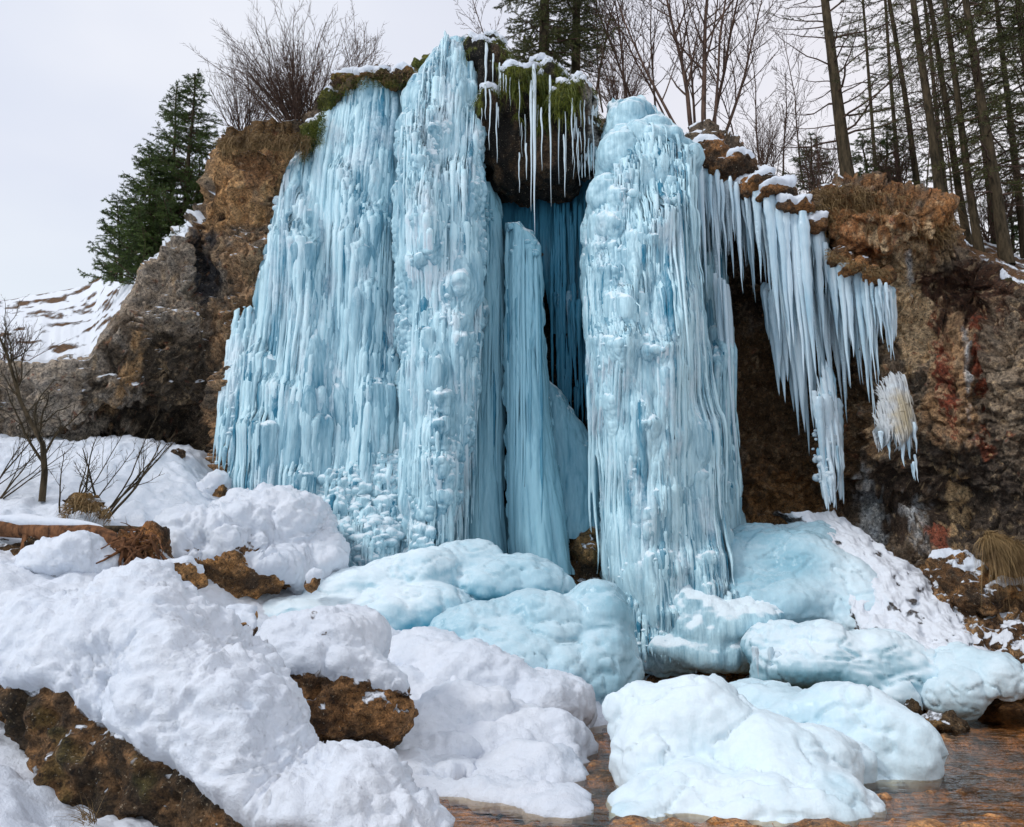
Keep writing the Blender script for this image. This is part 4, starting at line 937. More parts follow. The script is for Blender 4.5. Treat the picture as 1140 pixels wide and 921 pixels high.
boulder('orange brown rock block dusted with snow at the foot of the right cliff', [B(1075,650,13.2,24,20), B(1062,635,13.4,20,16), B(1085,668,13.0,20,12)], .03, up(-.05, .75), .05)
boulder('low brown rock beside the snow slope at the right', [B(1118,662,13.0,22,8), B(1125,650,13.2,20,9)], .03, up(-.1, .7), .05)
boulder('snow crusted stone beside the foot of the icy veil', [B(240,555,14.6,14,12), B(232,562,14.5,10,10)], .03, up(.35, .5), .10, lumpy=.05)
for i, (x, y, Y, r_, lab) in enumerate([(1020,812,10.6,14,'small brown stone peeking from the water beside the white ice lump'), (1000,790,11.2,20,'mossy brown stone in the shade under the ice tongue'), (1050,808,10.7,22,'brown stone directly below the hanging ice lump')]):
    boulder(lab, [B(x, y, Y, r_, r_*.5)], .03, up(-.5, .4), .04, name='stream_stone', cat='stone', colr=((.06, .04, .02), (.22, .14, .06)))
# brown rock ledges at the back of the stream
boulder('long brown rock ledge under the ice shelf at the back of the stream', [B(740,752,14.0,50,13), B(810,756,14.0,60,12), B(870,760,13.8,50,12), B(725,770,13.6,30,12)], .035, up(-.9, .3), .03, name='rock_ledge', cat='rock ledge', colr=((.10, .05, .02), (.34, .17, .07)), rough=.6)
boulder('flat brown rock ledge at the right edge beyond the ice lump', [B(1140,722,12.6,45,9), B(1180,735,12.4,60,14), B(1130,738,12.3,30,8)], .035, up(-.7, .5), .03, name='rock_ledge', cat='rock ledge', colr=((.10, .06, .03), (.30, .17, .09)), rough=.6)
boulder('brown rock block in the gap between smooth pillar and massive column', [B(655,625,15.6,22,34), B(650,655,15.3,24,20)], .035, up(-.9, .3), .03, name='rock_block', cat='rock', colr=((.07, .04, .02), (.20, .13, .06)))

# ---------------------------------------------------------------- mossy overhang above the recess
t = tag(empty('rock_overhang', P(590, 150, 15.8)), 'dark dripping overhang with moss and snow on top between the two ice columns', 'rock overhang')
V_, Q = blobs([B(535,80,16.1,42,36), B(585,110,15.9,50,40), B(630,135,15.8,42,46), B(655,160,16.0,20,50), B(560,160,16.1,42,46), B(615,180,16.0,46,42), B(575,200,16.3,38,26), B(545,130,15.9,28,60)], .04, .15, .25, 1.4)
n = normals(V_, Q); V_ = V_+n*(ridged(V_, (1.6, 1.6, .8), 4, 3)*.25+(.5-worley(V_, (4, 4, 2), 7))*.15)[:, None]; n = normals(V_, Q); qx, qy = proj(V_)
c = lerp(np.array([.009, .008, .007]), np.array([.055, .036, .022]), sstep(-.1, .5, fbm(V_, (2.5, 2.5, .8), 4, 3))[:, None])
ms = sstep(.45, .7, .35+.4*n[:, 2]+.5*fbm(V_, (2.2, 2.2, .8), 3, 8)+.5*np.exp(-((qx-560)/22)**2-((qy-95)/40)**2)+.6*np.exp(-((qx-622)/26)**2-((qy-115)/50)**2)-.9*sstep(130, 190, qy))
c = lerp(c, np.array([.085, .10, .012]), ms[:, None])
c = lerp(c, np.array([.36, .37, .38]), (sstep(642, 664, qx)*sstep(-.2, .3, fbm(V_, (5, 5, 2), 4, 4))*.7)[:, None])
OV = (V_.copy(), qx.copy(), qy.copy())
mk('rock', V_, Q, M_ROCK, t, attrs={'snow': sstep(.55, .8, n[:, 2])*.0}, cols=c)
sn = sstep(.35, .65, n[:, 2]+.35*fbm(V_, 1.8, 4, 40)-.15)*sstep(130, 100, qy)
cap = V_+n*(.10*np.sqrt(sn)*(1+.5*fbm(V_, 3, 3))-.02*(1-sn))[:, None]; kp = (sn[Q] > .02).any(1)
Vc, Qc = compact(cap, Q[kp]); mk('snow_cap', Vc, Qc, M_SNOW, t)
# hanging moss strands
g = np.random.default_rng(44); idx = g.choice(np.where(ms > .6)[0], 5200); p0 = V_[idx]; nn = n[idx]
def blades(p0, L, w, dirs, droop, mat, name, parent=None, rings=4, seed=1, **kw):
    g = np.random.default_rng(seed); N_ = len(p0); s = np.linspace(0, 1, rings)
    C_ = p0[:, None]+dirs[:, None]*(L[:, None]*s)[..., None]; C_[..., 2] -= (droop*L)[:, None]*s**2
    side = np.cross(dirs, g.normal(size=(N_, 3))); side /= np.linalg.norm(side, axis=1, keepdims=True)
    wd = (w[:, None]*(1-s*.85))[..., None]*side[:, None]
    Vv = np.stack([C_-wd, C_+wd], 2).reshape(-1, 3); i = np.arange(N_*rings*2).reshape(N_, rings, 2)
    Qv = np.stack([i[:, :-1, 0], i[:, :-1, 1], i[:, 1:, 1], i[:, 1:, 0]], -1).reshape(-1, 4)
    return mk(name, Vv, Qv, mat, parent, **kw)
dr = nn*.5+g.normal(size=nn.shape)*.25+np.array([0, -.3, -.2]); dr /= np.linalg.norm(dr, axis=1, keepdims=True)
blades(p0, g.uniform(.08, .30, len(p0)), g.uniform(.006, .014, len(p0)), dr, np.full(len(p0), 1.3), M_MOSS, 'moss', t)
# thin meltwater streaks and drips on the overhang
om = Mass([(40,505),(240,545)], [(40,560),(90,650),(240,672)], [(40,15.9),(240,16.0)], [(40,.3),(110,.9),(180,.8),(240,.2)], 40, 330, .45)
for i, (x, y0, y1, w, Y) in enumerate([(594,72,262,4.5,15.0), (591,90,235,3,15.0), (612,84,230,2.5,15.0), (541,48,110,3.5,15.3), (568,75,118,1.6,15.1), (556,70,112,1.6,15.2), (621,92,205,2,15.1), (645,110,170,2.5,15.2), (650,120,175,2,15.2), (586,160,200,2,15.0), (578,170,215,1.6,15.1), (628,150,220,2,15.1), (638,140,200,1.6,15.2), (549,60,96,2,15.3), (603,120,190,2,15.0), (655,130,200,2,15.3), (660,140,200,2,15.4)]):
    icicle(x, y0, y1, Y, w*1.25, M_ICICLE, t, 4000+i)
mg = np.random.default_rng(77)
for i in range(20):
    x = mg.uniform(536, 668); y0 = ip(x, [(536,60),(560,80),(600,85),(640,100),(668,130)])+abs(mg.normal())*45
    if y0 > 200: continue
    m_ = (np.abs(OV[1]-x) < 4) & (np.abs(OV[2]-y0) < 5)
    if m_.any(): icicle(x, y0, y0+mg.uniform(15, 75), OV[0][m_, 1].min()-.02, mg.uniform(1., 2.4), M_ICICLE, t, 4300+i)
for ob in t.children:
    if ob.name.startswith('icicle'):
        a = ob.data.attributes['frost']; a.data.foreach_set('value', np.full(len(ob.data.vertices), .75, np.float32))
om2 = Mass([(100,645),(200,640)], [(100,664),(200,676)], [(100,16.),(200,15.9)], [(100,.4),(200,.5)], 95, 200, .5)
drip_body('frost', join(drips(om2, 120, (.2, .8), (.015, .04), 111, proud=1.), mass_knobs(om2, 160, (.02, .07), 112, (85, 190), (0, 1))), M_ICE, t, .1, .5)

# rounded dome of ice on top of the great column
M2 = mound('ice_dome', 'smooth rounded ice dome capping the massive column against the trees', 'ice dome', [B(703,142,14.9,24,28), B(724,165,14.6,34,30), B(690,185,14.7,22,44), B(752,182,14.7,24,22,None,20), B(712,205,14.4,24,30), B(676,225,14.6,16,30)], .03, M_ICE, lump=.14, k=.08, rip=.05, frost=lambda V_, n, qx, qy: .15+.6*sstep(.2, .9, n[:, 2])+.2*fbm(V_, 2), tint=lambda V_, n, qx, qy: .3+.3*fbm(V_, 1.5), zmin=None)

# rock rims along the brink, snow lying on them
GR_ = 'rock rims along the brink'
rk = dict(name='brink_rock', cat='rock', group=GR_, rough=1.0, k=.08)
boulder('snow streaked brown hump on the brink right beside the massive column', [B(788,178,15.0,26,18), B(815,188,14.8,28,18,None,15), B(838,204,14.6,24,12,None,20)], .03, up(-.05, .95), .05, colr=((.06, .035, .02), (.22, .11, .045)), **rk)
boulder('low snow edged rim of rock above the longest icicles', [B(862,218,14.4,24,10,None,22), B(886,230,14.3,22,9,None,22), B(906,246,14.3,14,10,None,30)], .03, up(.05, .9), .06, colr=((.05, .03, .018), (.20, .10, .04)), **rk)
boulder('mossy block with snow edges at the upper left corner of the ice curtain', [B(350,142,16.0,12,22,None,-30), B(345,158,15.9,12,16), B(368,118,16.2,14,14,None,-35)], .03, up(-.1, .9), .05, colr=((.05, .05, .012), (.12, .11, .02)), moss=lambda V_, n, qx, qy: .5+0*qx, **rk)
boulder('brown snow dusted rim above the left ice curtain', [B(392,92,16.2,18,11,None,-15), B(420,88,16.2,22,9), B(450,90,16.1,20,10,None,10)], .03, up(.0, .9), .05, colr=((.05, .03, .015), (.20, .11, .04)), moss=lambda V_, n, qx, qy: .5*sstep(0, .3, fbm(V_, 3., 3)), **rk)
boulder('green mossy rim between left curtain and the top of the crusted column', [B(472,76,16.4,12,14,None,-30), B(484,66,16.5,12,14,None,-40)], .03, up(-.2, .8), .04, colr=((.05, .05, .012), (.12, .11, .02)), moss=lambda V_, n, qx, qy: .6+0*qx, **rk)

boulder('frost specked stone poking from the snow between the hump and the middle boulder', [B(262,690,10.2,16,12), B(275,698,10.1,12,9)], .03, up(-.05, .8), .05)
boulder('small ochre stone beside the right end of the ochre faced hump', [B(352,648,11.9,12,8)], .03, up(-.1, .8), .05)
boulder('dark stone in the snow right of the torn roots', [B(196,640,10.7,14,10), B(210,646,10.7,10,7)], .03, up(-.1, .85), .05)

boulder('orange brown earth lip above the sloping icicle row at the far right', [B(932,288,14.5,18,12,None,30), B(952,300,14.3,20,10,None,15), B(978,308,14.1,20,10,None,15)], .03, up(-.3, .8), .04, colr=((.08, .045, .022), (.30, .15, .06)), **rk)
# ---------------------------------------------------------------- plants
def needles_mesh(name, P0, D, mat, parent, L=(.05, .10), w=.009, seed=1):
    g = np.random.default_rng(seed); n_ = len(P0)
    d = D+g.normal(size=(n_, 3))*.55; d /= np.linalg.norm(d, axis=1, keepdims=True)
    s = np.cross(d, g.normal(size=(n_, 3))); s /= np.linalg.norm(s, axis=1, keepdims=True)
    l = g.uniform(*L, n_)[:, None]; e = P0+d*l; wv = s*w*g.uniform(.6, 1.4, n_)[:, None]
    V_ = np.stack([P0-wv*.5, P0+wv*.5, P0+d*l*.55+wv, e, P0+d*l*.55-wv], 1).reshape(-1, 3)
    i = np.arange(n_)[:, None]*5
    Q = np.concatenate([i+np.array([[0, 1, 2, 4]]), i+np.array([[4, 2, 3, 3]])]) if 0 else i+np.array([[0, 1, 2, 4]])
    T = i+np.array([[4, 2, 3]])
    # one mesh of quads: the tip triangle is closed as a thin kite
    V2 = np.stack([P0-wv*.3, P0+d*l*.6-wv, e, P0+d*l*.6+wv], 1).reshape(-1, 3)
    return mk(name, V2, np.arange(n_*4).reshape(-1, 4), mat, parent, smooth=False)

def trunk_mesh(pts, rad, mat, parent, name='trunk', k=12):
    V_, Q = tubes(np.array(pts)[None], np.array(rad)[None], k, vertical=False)
    return mk(name, V_+.012*perlin(V_*5)[:, None], Q, mat, parent)

def spruce(label, bpx, bpy, Y, tpx, tpy, wpx, seed, crown=(0., 1.), n=90, blen=1.2, cone=True, dens=1., mat=None, bare=0., droop=.25, group=None, dead=None, name='spruce', cat='spruce', up=.0, needle=(.05, .10)):
    g = np.random.default_rng(seed); a = P(bpx, bpy, Y); b = P(tpx, tpy, Y); a = a-np.array([0, 0, .5])
    H = np.linalg.norm(b-a); t = tag(empty(name, a), label, cat, group)
    s = np.linspace(0, 1, 26); pts = a+(b-a)*s[:, None]; pts[:, 0] += .06*perlin(np.stack([s*3, s*0+seed, s*0], -1)); r0 = wpx/2*Y/F
    trunk_mesh(pts, r0*(1-s*.85)+.004+r0*.3*np.exp(-s*H/.5), M_BARK, t)
    PL, PR, F0, FD = [], [], [], []
    for i in range(n):
        f = crown[0]+(crown[1]-crown[0])*((i+g.random())/n); base = a+(b-a)*f
        az = g.uniform(0, 2*np.pi); prof = (1-(f-crown[0])/(crown[1]-crown[0]))**.8+.04 if cone else .55+.45*g.random()
        Lb = blen*prof*g.uniform(.65, 1.2); d = np.array([math.cos(az), math.sin(az), up+g.uniform(-.1, .15)])
        q = np.linspace(0, 1, 8); pl = base+d*(Lb*q)[:, None]; pl[:, 2] += -droop*Lb*q**1.5+.12*Lb*q**3*2
        pl += .05*Lb*np.stack([perlin(np.stack([q*3, q*0+i, q*0+o], -1)) for o in (1., 5., 9.)], -1)
        PL.append(pl); PR.append((.004+.013*Lb)*(1-q*.85))
        isb = g.random() < bare
        nt_ = int(Lb*10)+3
        for j in range(nt_):
            u = (j+g.random())/nt_
            if u < .12: continue
            c = pl[int(u*7)]+(pl[min(int(u*7)+1, 7)]-pl[int(u*7)])*(u*7-int(u*7)); sd = g.choice([-1, 1])
            td = np.array([-d[1]*sd, d[0]*sd, -.15])*.8+d*.7+g.normal(size=3)*.18; td /= np.linalg.norm(td)
            Lt = (.10+.34*Lb*(1-u)**.7*.6)*g.uniform(.6, 1.2); qq = np.linspace(0, 1, 8)
            tp = c+td*(Lt*qq)[:, None]; tp[:, 2] -= .15*Lt*qq**2
            PL.append(tp); PR.append(.003*(1-qq*.6)+.0012)
            if not isb:
                m = int(Lt*170*dens)+2; uu = g.random(m); pp = c+td*(Lt*uu)[:, None]; pp[:, 2] -= .15*Lt*uu**2
                F0.append(pp); FD.append(np.tile(td, (m, 1)))
        if not isb:
            m = int(Lb*80*dens); uu = g.uniform(.15, 1, m); ii = np.minimum((uu*7).astype(int), 6); F0.append(pl[ii]+(pl[ii+1]-pl[ii])*(uu*7-ii)[:, None]); FD.append(np.tile(d, (m, 1)))
    V_, Q = tubes(np.array(PL), np.array(PR), 4, vertical=False); mk('branches', V_, Q, M_TWIG, t)
    if F0: needles_mesh('crown', np.concatenate(F0), np.concatenate(FD), mat or M_NEEDLE, t, seed=seed, L=(.035, .075), w=.0055)
    return t

def grow(p, d, L, r, lev, g, out, spec):
    n_ = 8; pts = [p]; dd = d/np.linalg.norm(d)
    for i in range(n_-1):
        dd = dd+g.normal(size=3)*spec['wig']+np.array([0, 0, spec['trop'][min(lev, len(spec['trop'])-1)]]); dd /= np.linalg.norm(dd)
        pts.append(pts[-1]+dd*L/(n_-1))
    pts = np.array(pts); out.append((pts, r*(1-np.linspace(0, 1, n_)*.7)))
    if lev >= spec['lev']: return
    nk = spec['kids'][lev]
    for k in range(nk):
        f = spec.get('f0', .2)+(1-spec.get('f0', .2))*(k+g.random())/nk; i = min(int(f*(n_-1)), n_-2); q = pts[i]+(pts[i+1]-pts[i])*(f*(n_-1)-i)
        dir_ = pts[i+1]-pts[i]; dir_ /= np.linalg.norm(dir_); sd = np.cross(dir_, g.normal(size=3)); sd /= np.linalg.norm(sd)
        grow(q, dir_*spec['fwd']+sd, L*spec['ratio']*(1-.45*f)*g.uniform(.6, 1.2), max(r*(1-.7*f)*.55, spec.get('rmin', .0025)), lev+1, g, out, spec)

def bare(name, label, cat, base, stems, L, r, seed, spec, spread=.5, mat=None, group=None, mains=None, leanx=0., split=True):
    g = np.random.default_rng(seed); t = tag(empty(name, base), label, cat, group); out = []; main = []
    for i in range(stems):
        az = g.uniform(0, 2*np.pi); e = spread*g.uniform(.1, 1); d = np.array([math.cos(az)*e+leanx, math.sin(az)*e, 1.])
        st = []; grow(base+np.array([g.normal()*.12*spread, g.normal()*.12*spread, -.15]), d, L*g.uniform(.7, 1.1), r*g.uniform(.6, 1.1), 0, g, st, spec); main.append(st[0]); out += st[1:]
    V_, Q = tubes(np.array([m[0] for m in main]), np.array([m[1] for m in main]), 8, vertical=False); mk('trunk' if stems == 1 else 'stems', V_, Q, mat or M_TWIG, t)
    if out: V_, Q = tubes(np.array([m[0] for m in out]), np.array([m[1] for m in out]), 4, vertical=False); mk('branches', V_, Q, mat or M_TWIG, t)
    return t

# spruces at the left shoulder
GL = 'spruces on the left shoulder'
spruce('tallest dark green spruce on the left shoulder beside the bare thicket', 202, 295, 17.2, 217, 82, 8, 1, (.06, 1.), 190, 1.6, droop=.12, dens=1.5, up=.12, group=GL)
spruce('second spruce top close behind the tallest one at left', 190, 290, 18., 197, 95, 7, 2, (.06, 1.), 110, 1.2, droop=.12, dens=1.4, up=.15, group=GL)
spruce('bushy young spruce leaning out left of the tallest spruce', 172, 295, 17.0, 165, 165, 6, 3, (.02, 1.), 130, 1.3, droop=.1, dens=1.6, up=.15, group=GL)
spruce('lowest and smallest spruce at the left end of the group', 138, 292, 17.6, 130, 225, 4, 4, (.0, 1.), 60, .8, droop=.1, dens=1.8, up=.2, group=GL)
spruce('low dense spruce shrub in the dip before the orange rock', 215, 290, 16.9, 222, 175, 5, 5, (.02, 1.), 80, .8, droop=.1, dens=1.5, up=.2, group=GL)
spruce('low spreading spruce at the foot of the tallest one', 160, 300, 16.8, 170, 225, 5, 6, (.02, 1.), 60, 1.0, droop=.05, dens=1.5, up=.2, group=GL)
# dark conifer behind the overhang
spruce('dense dark conifer rising behind the mossy overhang, crown cut by the sky', 603, 130, 19, 612, -260, 16, 10, (.12, .95), 260, 1.9, cone=False, dens=1.7, droop=.35, mat=M_NEEDLE_DK, name='conifer', cat='conifer')
spruce('thinner conifer with loose branches next to the dense dark one', 640, 130, 19.6, 645, -260, 13, 11, (.14, .95), 150, 1.6, cone=False, dens=1.0, droop=.35, mat=M_NEEDLE_DK, name='conifer', cat='conifer')
# tall trunks on the right
FT = 'tall forest trunks above the right cliff'
for k, (bx, by, Y, tx, wd, n_, bl, br, de, lab) in enumerate([
    (946,205,17.5,888,22,70,2.2,.62,.5,'stout mossy trunk with long thin dead branches, first tall tree from the fall'),
    (1023,214,18.5,960,10,60,1.2,.45,.7,'slim dark trunk, second tall tree from the fall'),
    (1047,220,17.0,987,16,40,1.1,.6,.5,'straight grey trunk at the corner of the orange earth block'),
    (1076,256,18.0,1000,12,70,1.3,.45,.8,'slim trunk just right of the grey corner trunk'),
    (1088,262,17.0,1020,13,60,1.2,.4,.8,'dark trunk standing close before the thickest right trunk'),
    (1118,272,16.5,1040,19,110,1.7,.3,1.1,'thickest dark trunk near the right edge, hung with green boughs'),
    (1139,268,18.5,1085,12,120,1.8,.15,1.4,'dark green needled tree cut by the right edge'),
    (1106,258,20.5,1052,9,90,1.4,.3,1.0,'thin distant trunk glimpsed left of the thickest one'),
    (1165,285,17.0,1110,18,120,2.0,.2,1.2,'needled tree reaching in from beyond the right edge'),
    (1055,235,24.0,1005,8,110,1.6,.25,1.1,'far needled tree filling the gap behind the grey corner trunk'),
    (975,200,26.0,945,6,80,1.4,.3,1.0,'thin far tree just right of the mossy trunk'),
    (1000,205,23.0,968,7,70,1.2,.3,.9,'very thin far trunk over the low young firs')]):
    spruce(lab, bx, by, Y, tx, -220, wd*.72, 20+k, (.12, .98), int(n_*.95), bl*1.1, cone=False, dens=de, bare=br, droop=.30 if br < .5 else .12, mat=M_NEEDLE_DK, group=FT, name='forest_tree', cat='tree', up=.05 if br < .5 else .18)
for k, (bx, by, Y, tx, ty, n_, bl, lab) in enumerate([(985,205,19.5,988,140,60,1.1,'low dark green young fir just left of the slim second trunk'), (905,205,20.,902,150,50,1.0,'low young fir behind the brown earth, left of the mossy trunk'), (965,200,20.5,960,150,40,.9,'small young fir close right of the mossy trunk'), (1125,262,20.,1126,200,60,1.2,'dark young fir low between the right edge trunks')]):
    spruce(lab, bx, by, Y, tx, ty, 4, 50+k, (.0, 1.), n_, bl, dens=1.5, up=.15, droop=.1, name='young_fir', cat='fir')
# bare deciduous trees between conifer and forest
SP = dict(lev=3, kids=[9, 5, 3], wig=.05, trop=[.03, .05, .04, .02], fwd=1.3, ratio=.46, rmin=.006, f0=.25)
SPT = dict(SP, kids=[20, 7, 4], ratio=.36)
BT = 'bare trees behind the waterfall top'
for k, (bx, by, Y, L, r, lx, lab) in enumerate([
    (783,160,17.6,6.5,.075,-.02,'straight bare tree directly behind the brown ledge, tallest of its clump'),
    (772,158,17.9,6.5,.06,-.20,'bare tree leaning left out of the clump behind the massive column'),
    (765,158,17.4,6.,.05,-.42,'bare tree leaning farthest left over the massive column'),
    (795,160,17.8,6.5,.06,.10,'bare tree leaning slightly right in the clump behind the ledge'),
    (800,162,18.4,6.,.045,.26,'thin bare tree bending right of the clump'),
    (845,190,20.,5.5,.035,.02,'slender young bare tree alone above the brown earth bank'),
    (700,135,19.,6.,.05,-.12,'bare tree rising between dark conifer and leaning clump'),
    (730,140,19.5,6.,.05,.08,'bare tree behind the ice dome, right of centre'),
    (670,120,20.,5.,.04,-.1,'reddish thin bare tree right behind the frosty overhang end'),
    (560,95,21.,4.5,.03,-.25,'faint thin bare tree poking out left of the dark conifer'),
    (870,200,21.,4.,.03,.1,'low bare tree on the bank left of the mossy trunk'),
    (750,150,18.6,6.,.045,-.34,'thin bare tree crossing behind the leaning ones, over the ice dome'),
    (778,160,19.4,6.5,.05,-.10,'bare tree farther back inside the clump behind the ledge'),
    (790,160,20.2,6.5,.05,.04,'distant upright bare tree at the right side of the clump'),
    (715,138,20.6,6.,.045,-.28,'distant bare tree leaning left behind the gap beside the conifer'),
    (822,178,21.,6.,.04,-.08,'fine twigged bare tree far back above the snow streaked hump'),
    (660,120,21.5,6.,.045,.1,'far bare tree with red brown twigs next to the loose conifer'),
    (895,205,23.,6.,.04,-.1,'far bare tree seen left beside the mossy trunk'),
    (1030,225,23.,6.,.04,.1,'far bare tree between slim second trunk and grey trunk'),
    (1060,240,22.,5.5,.05,0.,'far bare tree visible between the forest trunks')]):
    bare('bare_tree', lab, 'tree', P(bx, by, Y), 1, L, r, 100+k, SPT, spread=.08, leanx=lx, group=BT)
SH = dict(lev=2, kids=[8, 4], wig=.06, trop=[.02, .03, .02], fwd=1.5, ratio=.42, rmin=.004, f0=.25)
bare('bare_shrub', 'big fan of bare twiggy stems above the orange rock and moss', 'shrub', P(335, 150, 16.9), 105, 2.5, .018, 200, dict(SH, kids=[10, 5], wig=.08, trop=[-.01, .02, .02]), spread=1.15)
bare('bare_shrub', 'smaller pale thicket behind the left side of the big bare shrub', 'shrub', P(270, 155, 18.0), 40, 2.0, .014, 201, SH, spread=.7)
bare('bare_shrub', 'low reddish twigs behind the frosty end of the overhang', 'shrub', P(690, 130, 18.2), 40, 1.8, .014, 202, SH, spread=.9)
bare('bare_shrub', 'tangle of bare twigs on the bank above the icicle ledge', 'shrub', P(850, 195, 18.5), 40, 1.6, .012, 203, SH, spread=.9)
bare('bare_shrub', 'brown twig thicket behind the orange earth block', 'shrub', P(1000, 212, 18.8), 36, 1.5, .012, 204, SH, spread=.9)
bare('bare_shrub', 'few thin twigs above the left shoulder of the crusted column', 'shrub', P(400, 90, 17.6), 16, 1.6, .010, 205, SH, spread=.7)
bare('bare_shrub', 'dark undergrowth twigs between the trunks at the right edge', 'shrub', P(1100, 262, 18.8), 50, 1.5, .012, 206, SH, spread=1.2)
bare('bare_shrub', 'reddish undergrowth below the stout mossy trunk', 'shrub', P(915, 208, 18.2), 40, 1.4, .012, 207, SH, spread=1.2)
# saplings on the snow at the left
SS = dict(lev=2, kids=[6, 4], wig=.07, trop=[.01, .03, .03], fwd=1.4, ratio=.42, rmin=.0035, f0=.3)
bare('bare_sapling', 'dark sapling trunk curving up left in front of the cliff', 'sapling', P(50, 548, 12.6), 1, 3.0, .055, 301, dict(SS, kids=[16, 5, 3], ratio=.42, lev=3, f0=.15, wig=.16), spread=.1, leanx=-.05, mat=M_BARK)
bare('bare_sapling', 'low multi stemmed sapling on the grassy hump beside the fallen trunk', 'sapling', P(90, 560, 12.2), 7, 1.3, .020, 302, SS, spread=1.0, mat=M_BARK)
bare('bare_sapling', 'forked sapling leaning right over the snow', 'sapling', P(118, 566, 12.0), 4, 1.7, .022, 303, SS, spread=.5, leanx=.55, mat=M_BARK)
bare('bare_sapling', 'wispy twigs at the left edge before the cliff', 'sapling', P(-5, 545, 12.5), 12, 1.6, .013, 304, SS, spread=1.1, mat=M_BARK)
bare('bare_sapling', 'thin bare bush clinging to the snowy slope at the far left', 'sapling', P(12, 400, 15.4), 26, .9, .010, 305, SS, spread=1.2)
# fallen trunk with broken root end
t = tag(empty('fallen_trunk', P(80, 600, 12.)), 'reddish fallen trunk with broken root end lying across the snow at left', 'fallen trunk')
q = np.linspace(0, 1, 30); px_l = -140+300*q; py_l = 592-5*np.sin(q*5)+24*sstep(.8, 1, q); tr_ = P(px_l, py_l, 11.15-.2*q)
trunk_mesh(tr_, (.15+.03*np.sin(q*9))*(1-.2*q), M_LOG, t, k=16)
tr2 = P(10+150*q, 583+12*q+4*np.sin(q*5), 11.4); trunk_mesh(tr2, .09*(1-.5*q), M_BARK, t, 'limb', 10)
g = np.random.default_rng(9); rt_ = []
for i in range(46):
    b0 = P(g.uniform(125, 175), g.uniform(592, 632), g.uniform(10.7, 11.1)); st = []; grow(b0, np.array([g.uniform(-1, .8), -.4, g.uniform(-1.2, .4)]), g.uniform(.3, .8), g.uniform(.012, .035), 1, g, st, dict(SS, kids=[0, 2], lev=2, wig=.2, trop=[0, -.05, 0])); rt_ += st
V_, Q = tubes(np.array([m[0] for m in rt_]), np.array([m[1] for m in rt_]), 6, vertical=False); mk('roots', V_, Q, M_LOG, t)
sn_ = tr_+np.array([0, 0, .12]); V_, Q = tubes(sn_[None, 10:27], (.085*np.sin(np.linspace(0, 3.14, 17))+.01)[None]*(1+.3*perlin(sn_[10:27]*4))[None], 10, vertical=False); mk('snow_cap', V_, Q, M_SNOW, t)
boulder('clump of torn roots and brown earth at the end of the fallen trunk', [B(150,615,11.1,30,20), B(130,602,11.2,24,14), B(165,630,11.0,16,14)], .03, up(-.3, .6), .04, name='root_clump', cat='root clump', colr=((.05, .028, .016), (.24, .12, .05)), rough=1.4)
boulder('dark earth hollow wall below the fallen trunk', [B(60,612,11.5,70,16), B(-30,615,11.5,60,18), B(100,618,11.2,40,14)], .035, up(-.4, .6), .05, name='earth_bank', cat='earth bank', colr=((.03, .02, .012), (.12, .07, .03)))
for i, (a0, b0) in enumerate([((30,590), (22,622)), ((38,588), (60,600))]):
    pp = np.array([P(a0[0]+(b0[0]-a0[0])*u, a0[1]+(b0[1]-a0[1])*u, 11.0-.1*u) for u in np.linspace(0, 1, 8)]); trunk_mesh(pp, np.linspace(.05, .025, 8), M_LOG, t, 'limb', 8)

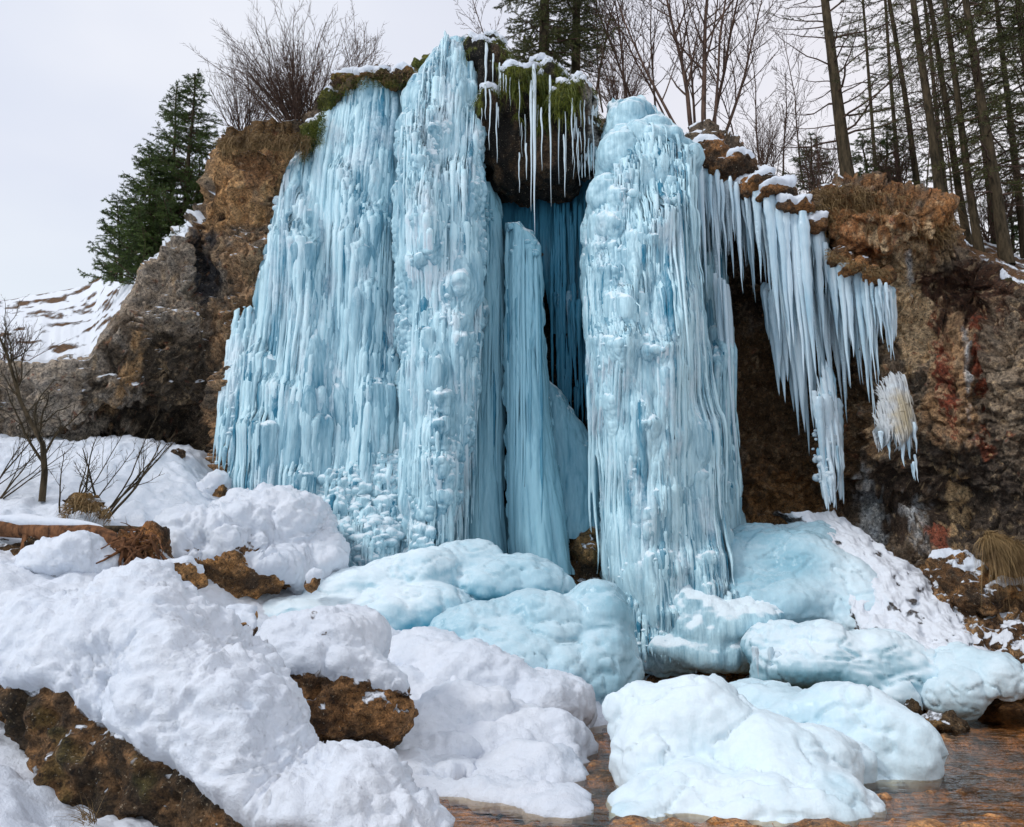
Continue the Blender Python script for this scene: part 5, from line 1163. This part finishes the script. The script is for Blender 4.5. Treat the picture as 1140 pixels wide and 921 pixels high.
# dead grass and moss rims (uncountable)
def rim(name, px0, px1, line, Yf, n, seed, mat, L=(.08, .3), droop=1.2, dyr=(0, 14), w=(.004, .010), dz=.0):
    g = np.random.default_rng(seed); x = g.uniform(px0, px1, n); y = ip(x, line)+g.uniform(*dyr, n); p = P(x, y, Yf(x)+g.uniform(-.15, .15, n))
    d = np.stack([g.normal(size=n)*.5, -np.abs(g.normal(size=n))*.7-.2, g.uniform(-.3, .8, n)+dz], -1); d /= np.linalg.norm(d, axis=1, keepdims=True)
    return tag(blades(p, g.uniform(*L, n), g.uniform(*w, n), d, np.full(n, droop)*g.uniform(.4, 1.3, n), mat, name, seed=seed), kind='stuff')
rim('dead_grass', 765, 905, [(765,168),(800,172),(850,205),(905,238)], lambda x: ip(x, [(765,15.3),(905,14.9)]), 5000, 1, M_GRASS, dyr=(-6, 22))
rim('dead_grass', 905, 1062, [(905,215),(945,210),(1000,222),(1062,228)], lambda x: ip(x, [(905,14.6),(1062,13.9)]), 4500, 2, M_GRASS, dyr=(-4, 40))
rim('dead_grass', 918, 992, [(918,280),(950,294),(992,304)], lambda x: ip(x, [(918,14.2),(992,13.75)]), 800, 11, M_GRASS, dyr=(-4, 8), L=(.04, .12))
rim('dead_grass', 244, 345, [(244,160),(290,155),(345,158)], lambda x: x*0+15.35, 2600, 3, M_GRASS, dyr=(-6, 12))
rim('moss_rim', 336, 362, [(336,150),(362,125)], lambda x: x*0+15.6, 1500, 4, M_MOSS, dyr=(-4, 34), L=(.06, .2))
rim('moss_rim', 372, 480, [(372,100),(410,86),(450,86),(480,76)], lambda x: x*0+15.95, 1800, 5, M_MOSS, dyr=(-4, 12), L=(.04, .12))
rim('dead_grass', 370, 470, [(370,100),(410,84),(470,82)], lambda x: x*0+15.9, 900, 6, M_GRASS, dyr=(-6, 8), L=(.04, .14))
rim('dead_grass', 1095, 1135, [(1095,590),(1135,605)], lambda x: x*0+13.0, 1500, 7, M_GRASS, dyr=(0, 16), L=(.2, .5), droop=1.6)
boulder('brown grassy hump under the low saplings', [B(98,563,12.0,22,8), B(85,558,12.1,12,7)], .03, up(-.6, .6), .03, name='grass_hump', cat='earth hump', colr=((.04, .025, .012), (.16, .10, .04)))
rim('dead_grass', 70, 124, [(70,566),(85,552),(100,555),(124,568)], lambda x: x*0+11.8, 900, 8, M_GRASS, dyr=(-2, 14), L=(.04, .16))
rim('dead_grass', 92, 108, [(92,905),(108,905)], lambda x: x*0+5.6, 60, 9, M_GRASS, dyr=(0, 16), L=(.1, .35), droop=.4, dz=.8, w=(.002, .004))
print('built objects', len(bpy.data.objects), 'faces', sum(len(m.polygons) for m in bpy.data.meshes))
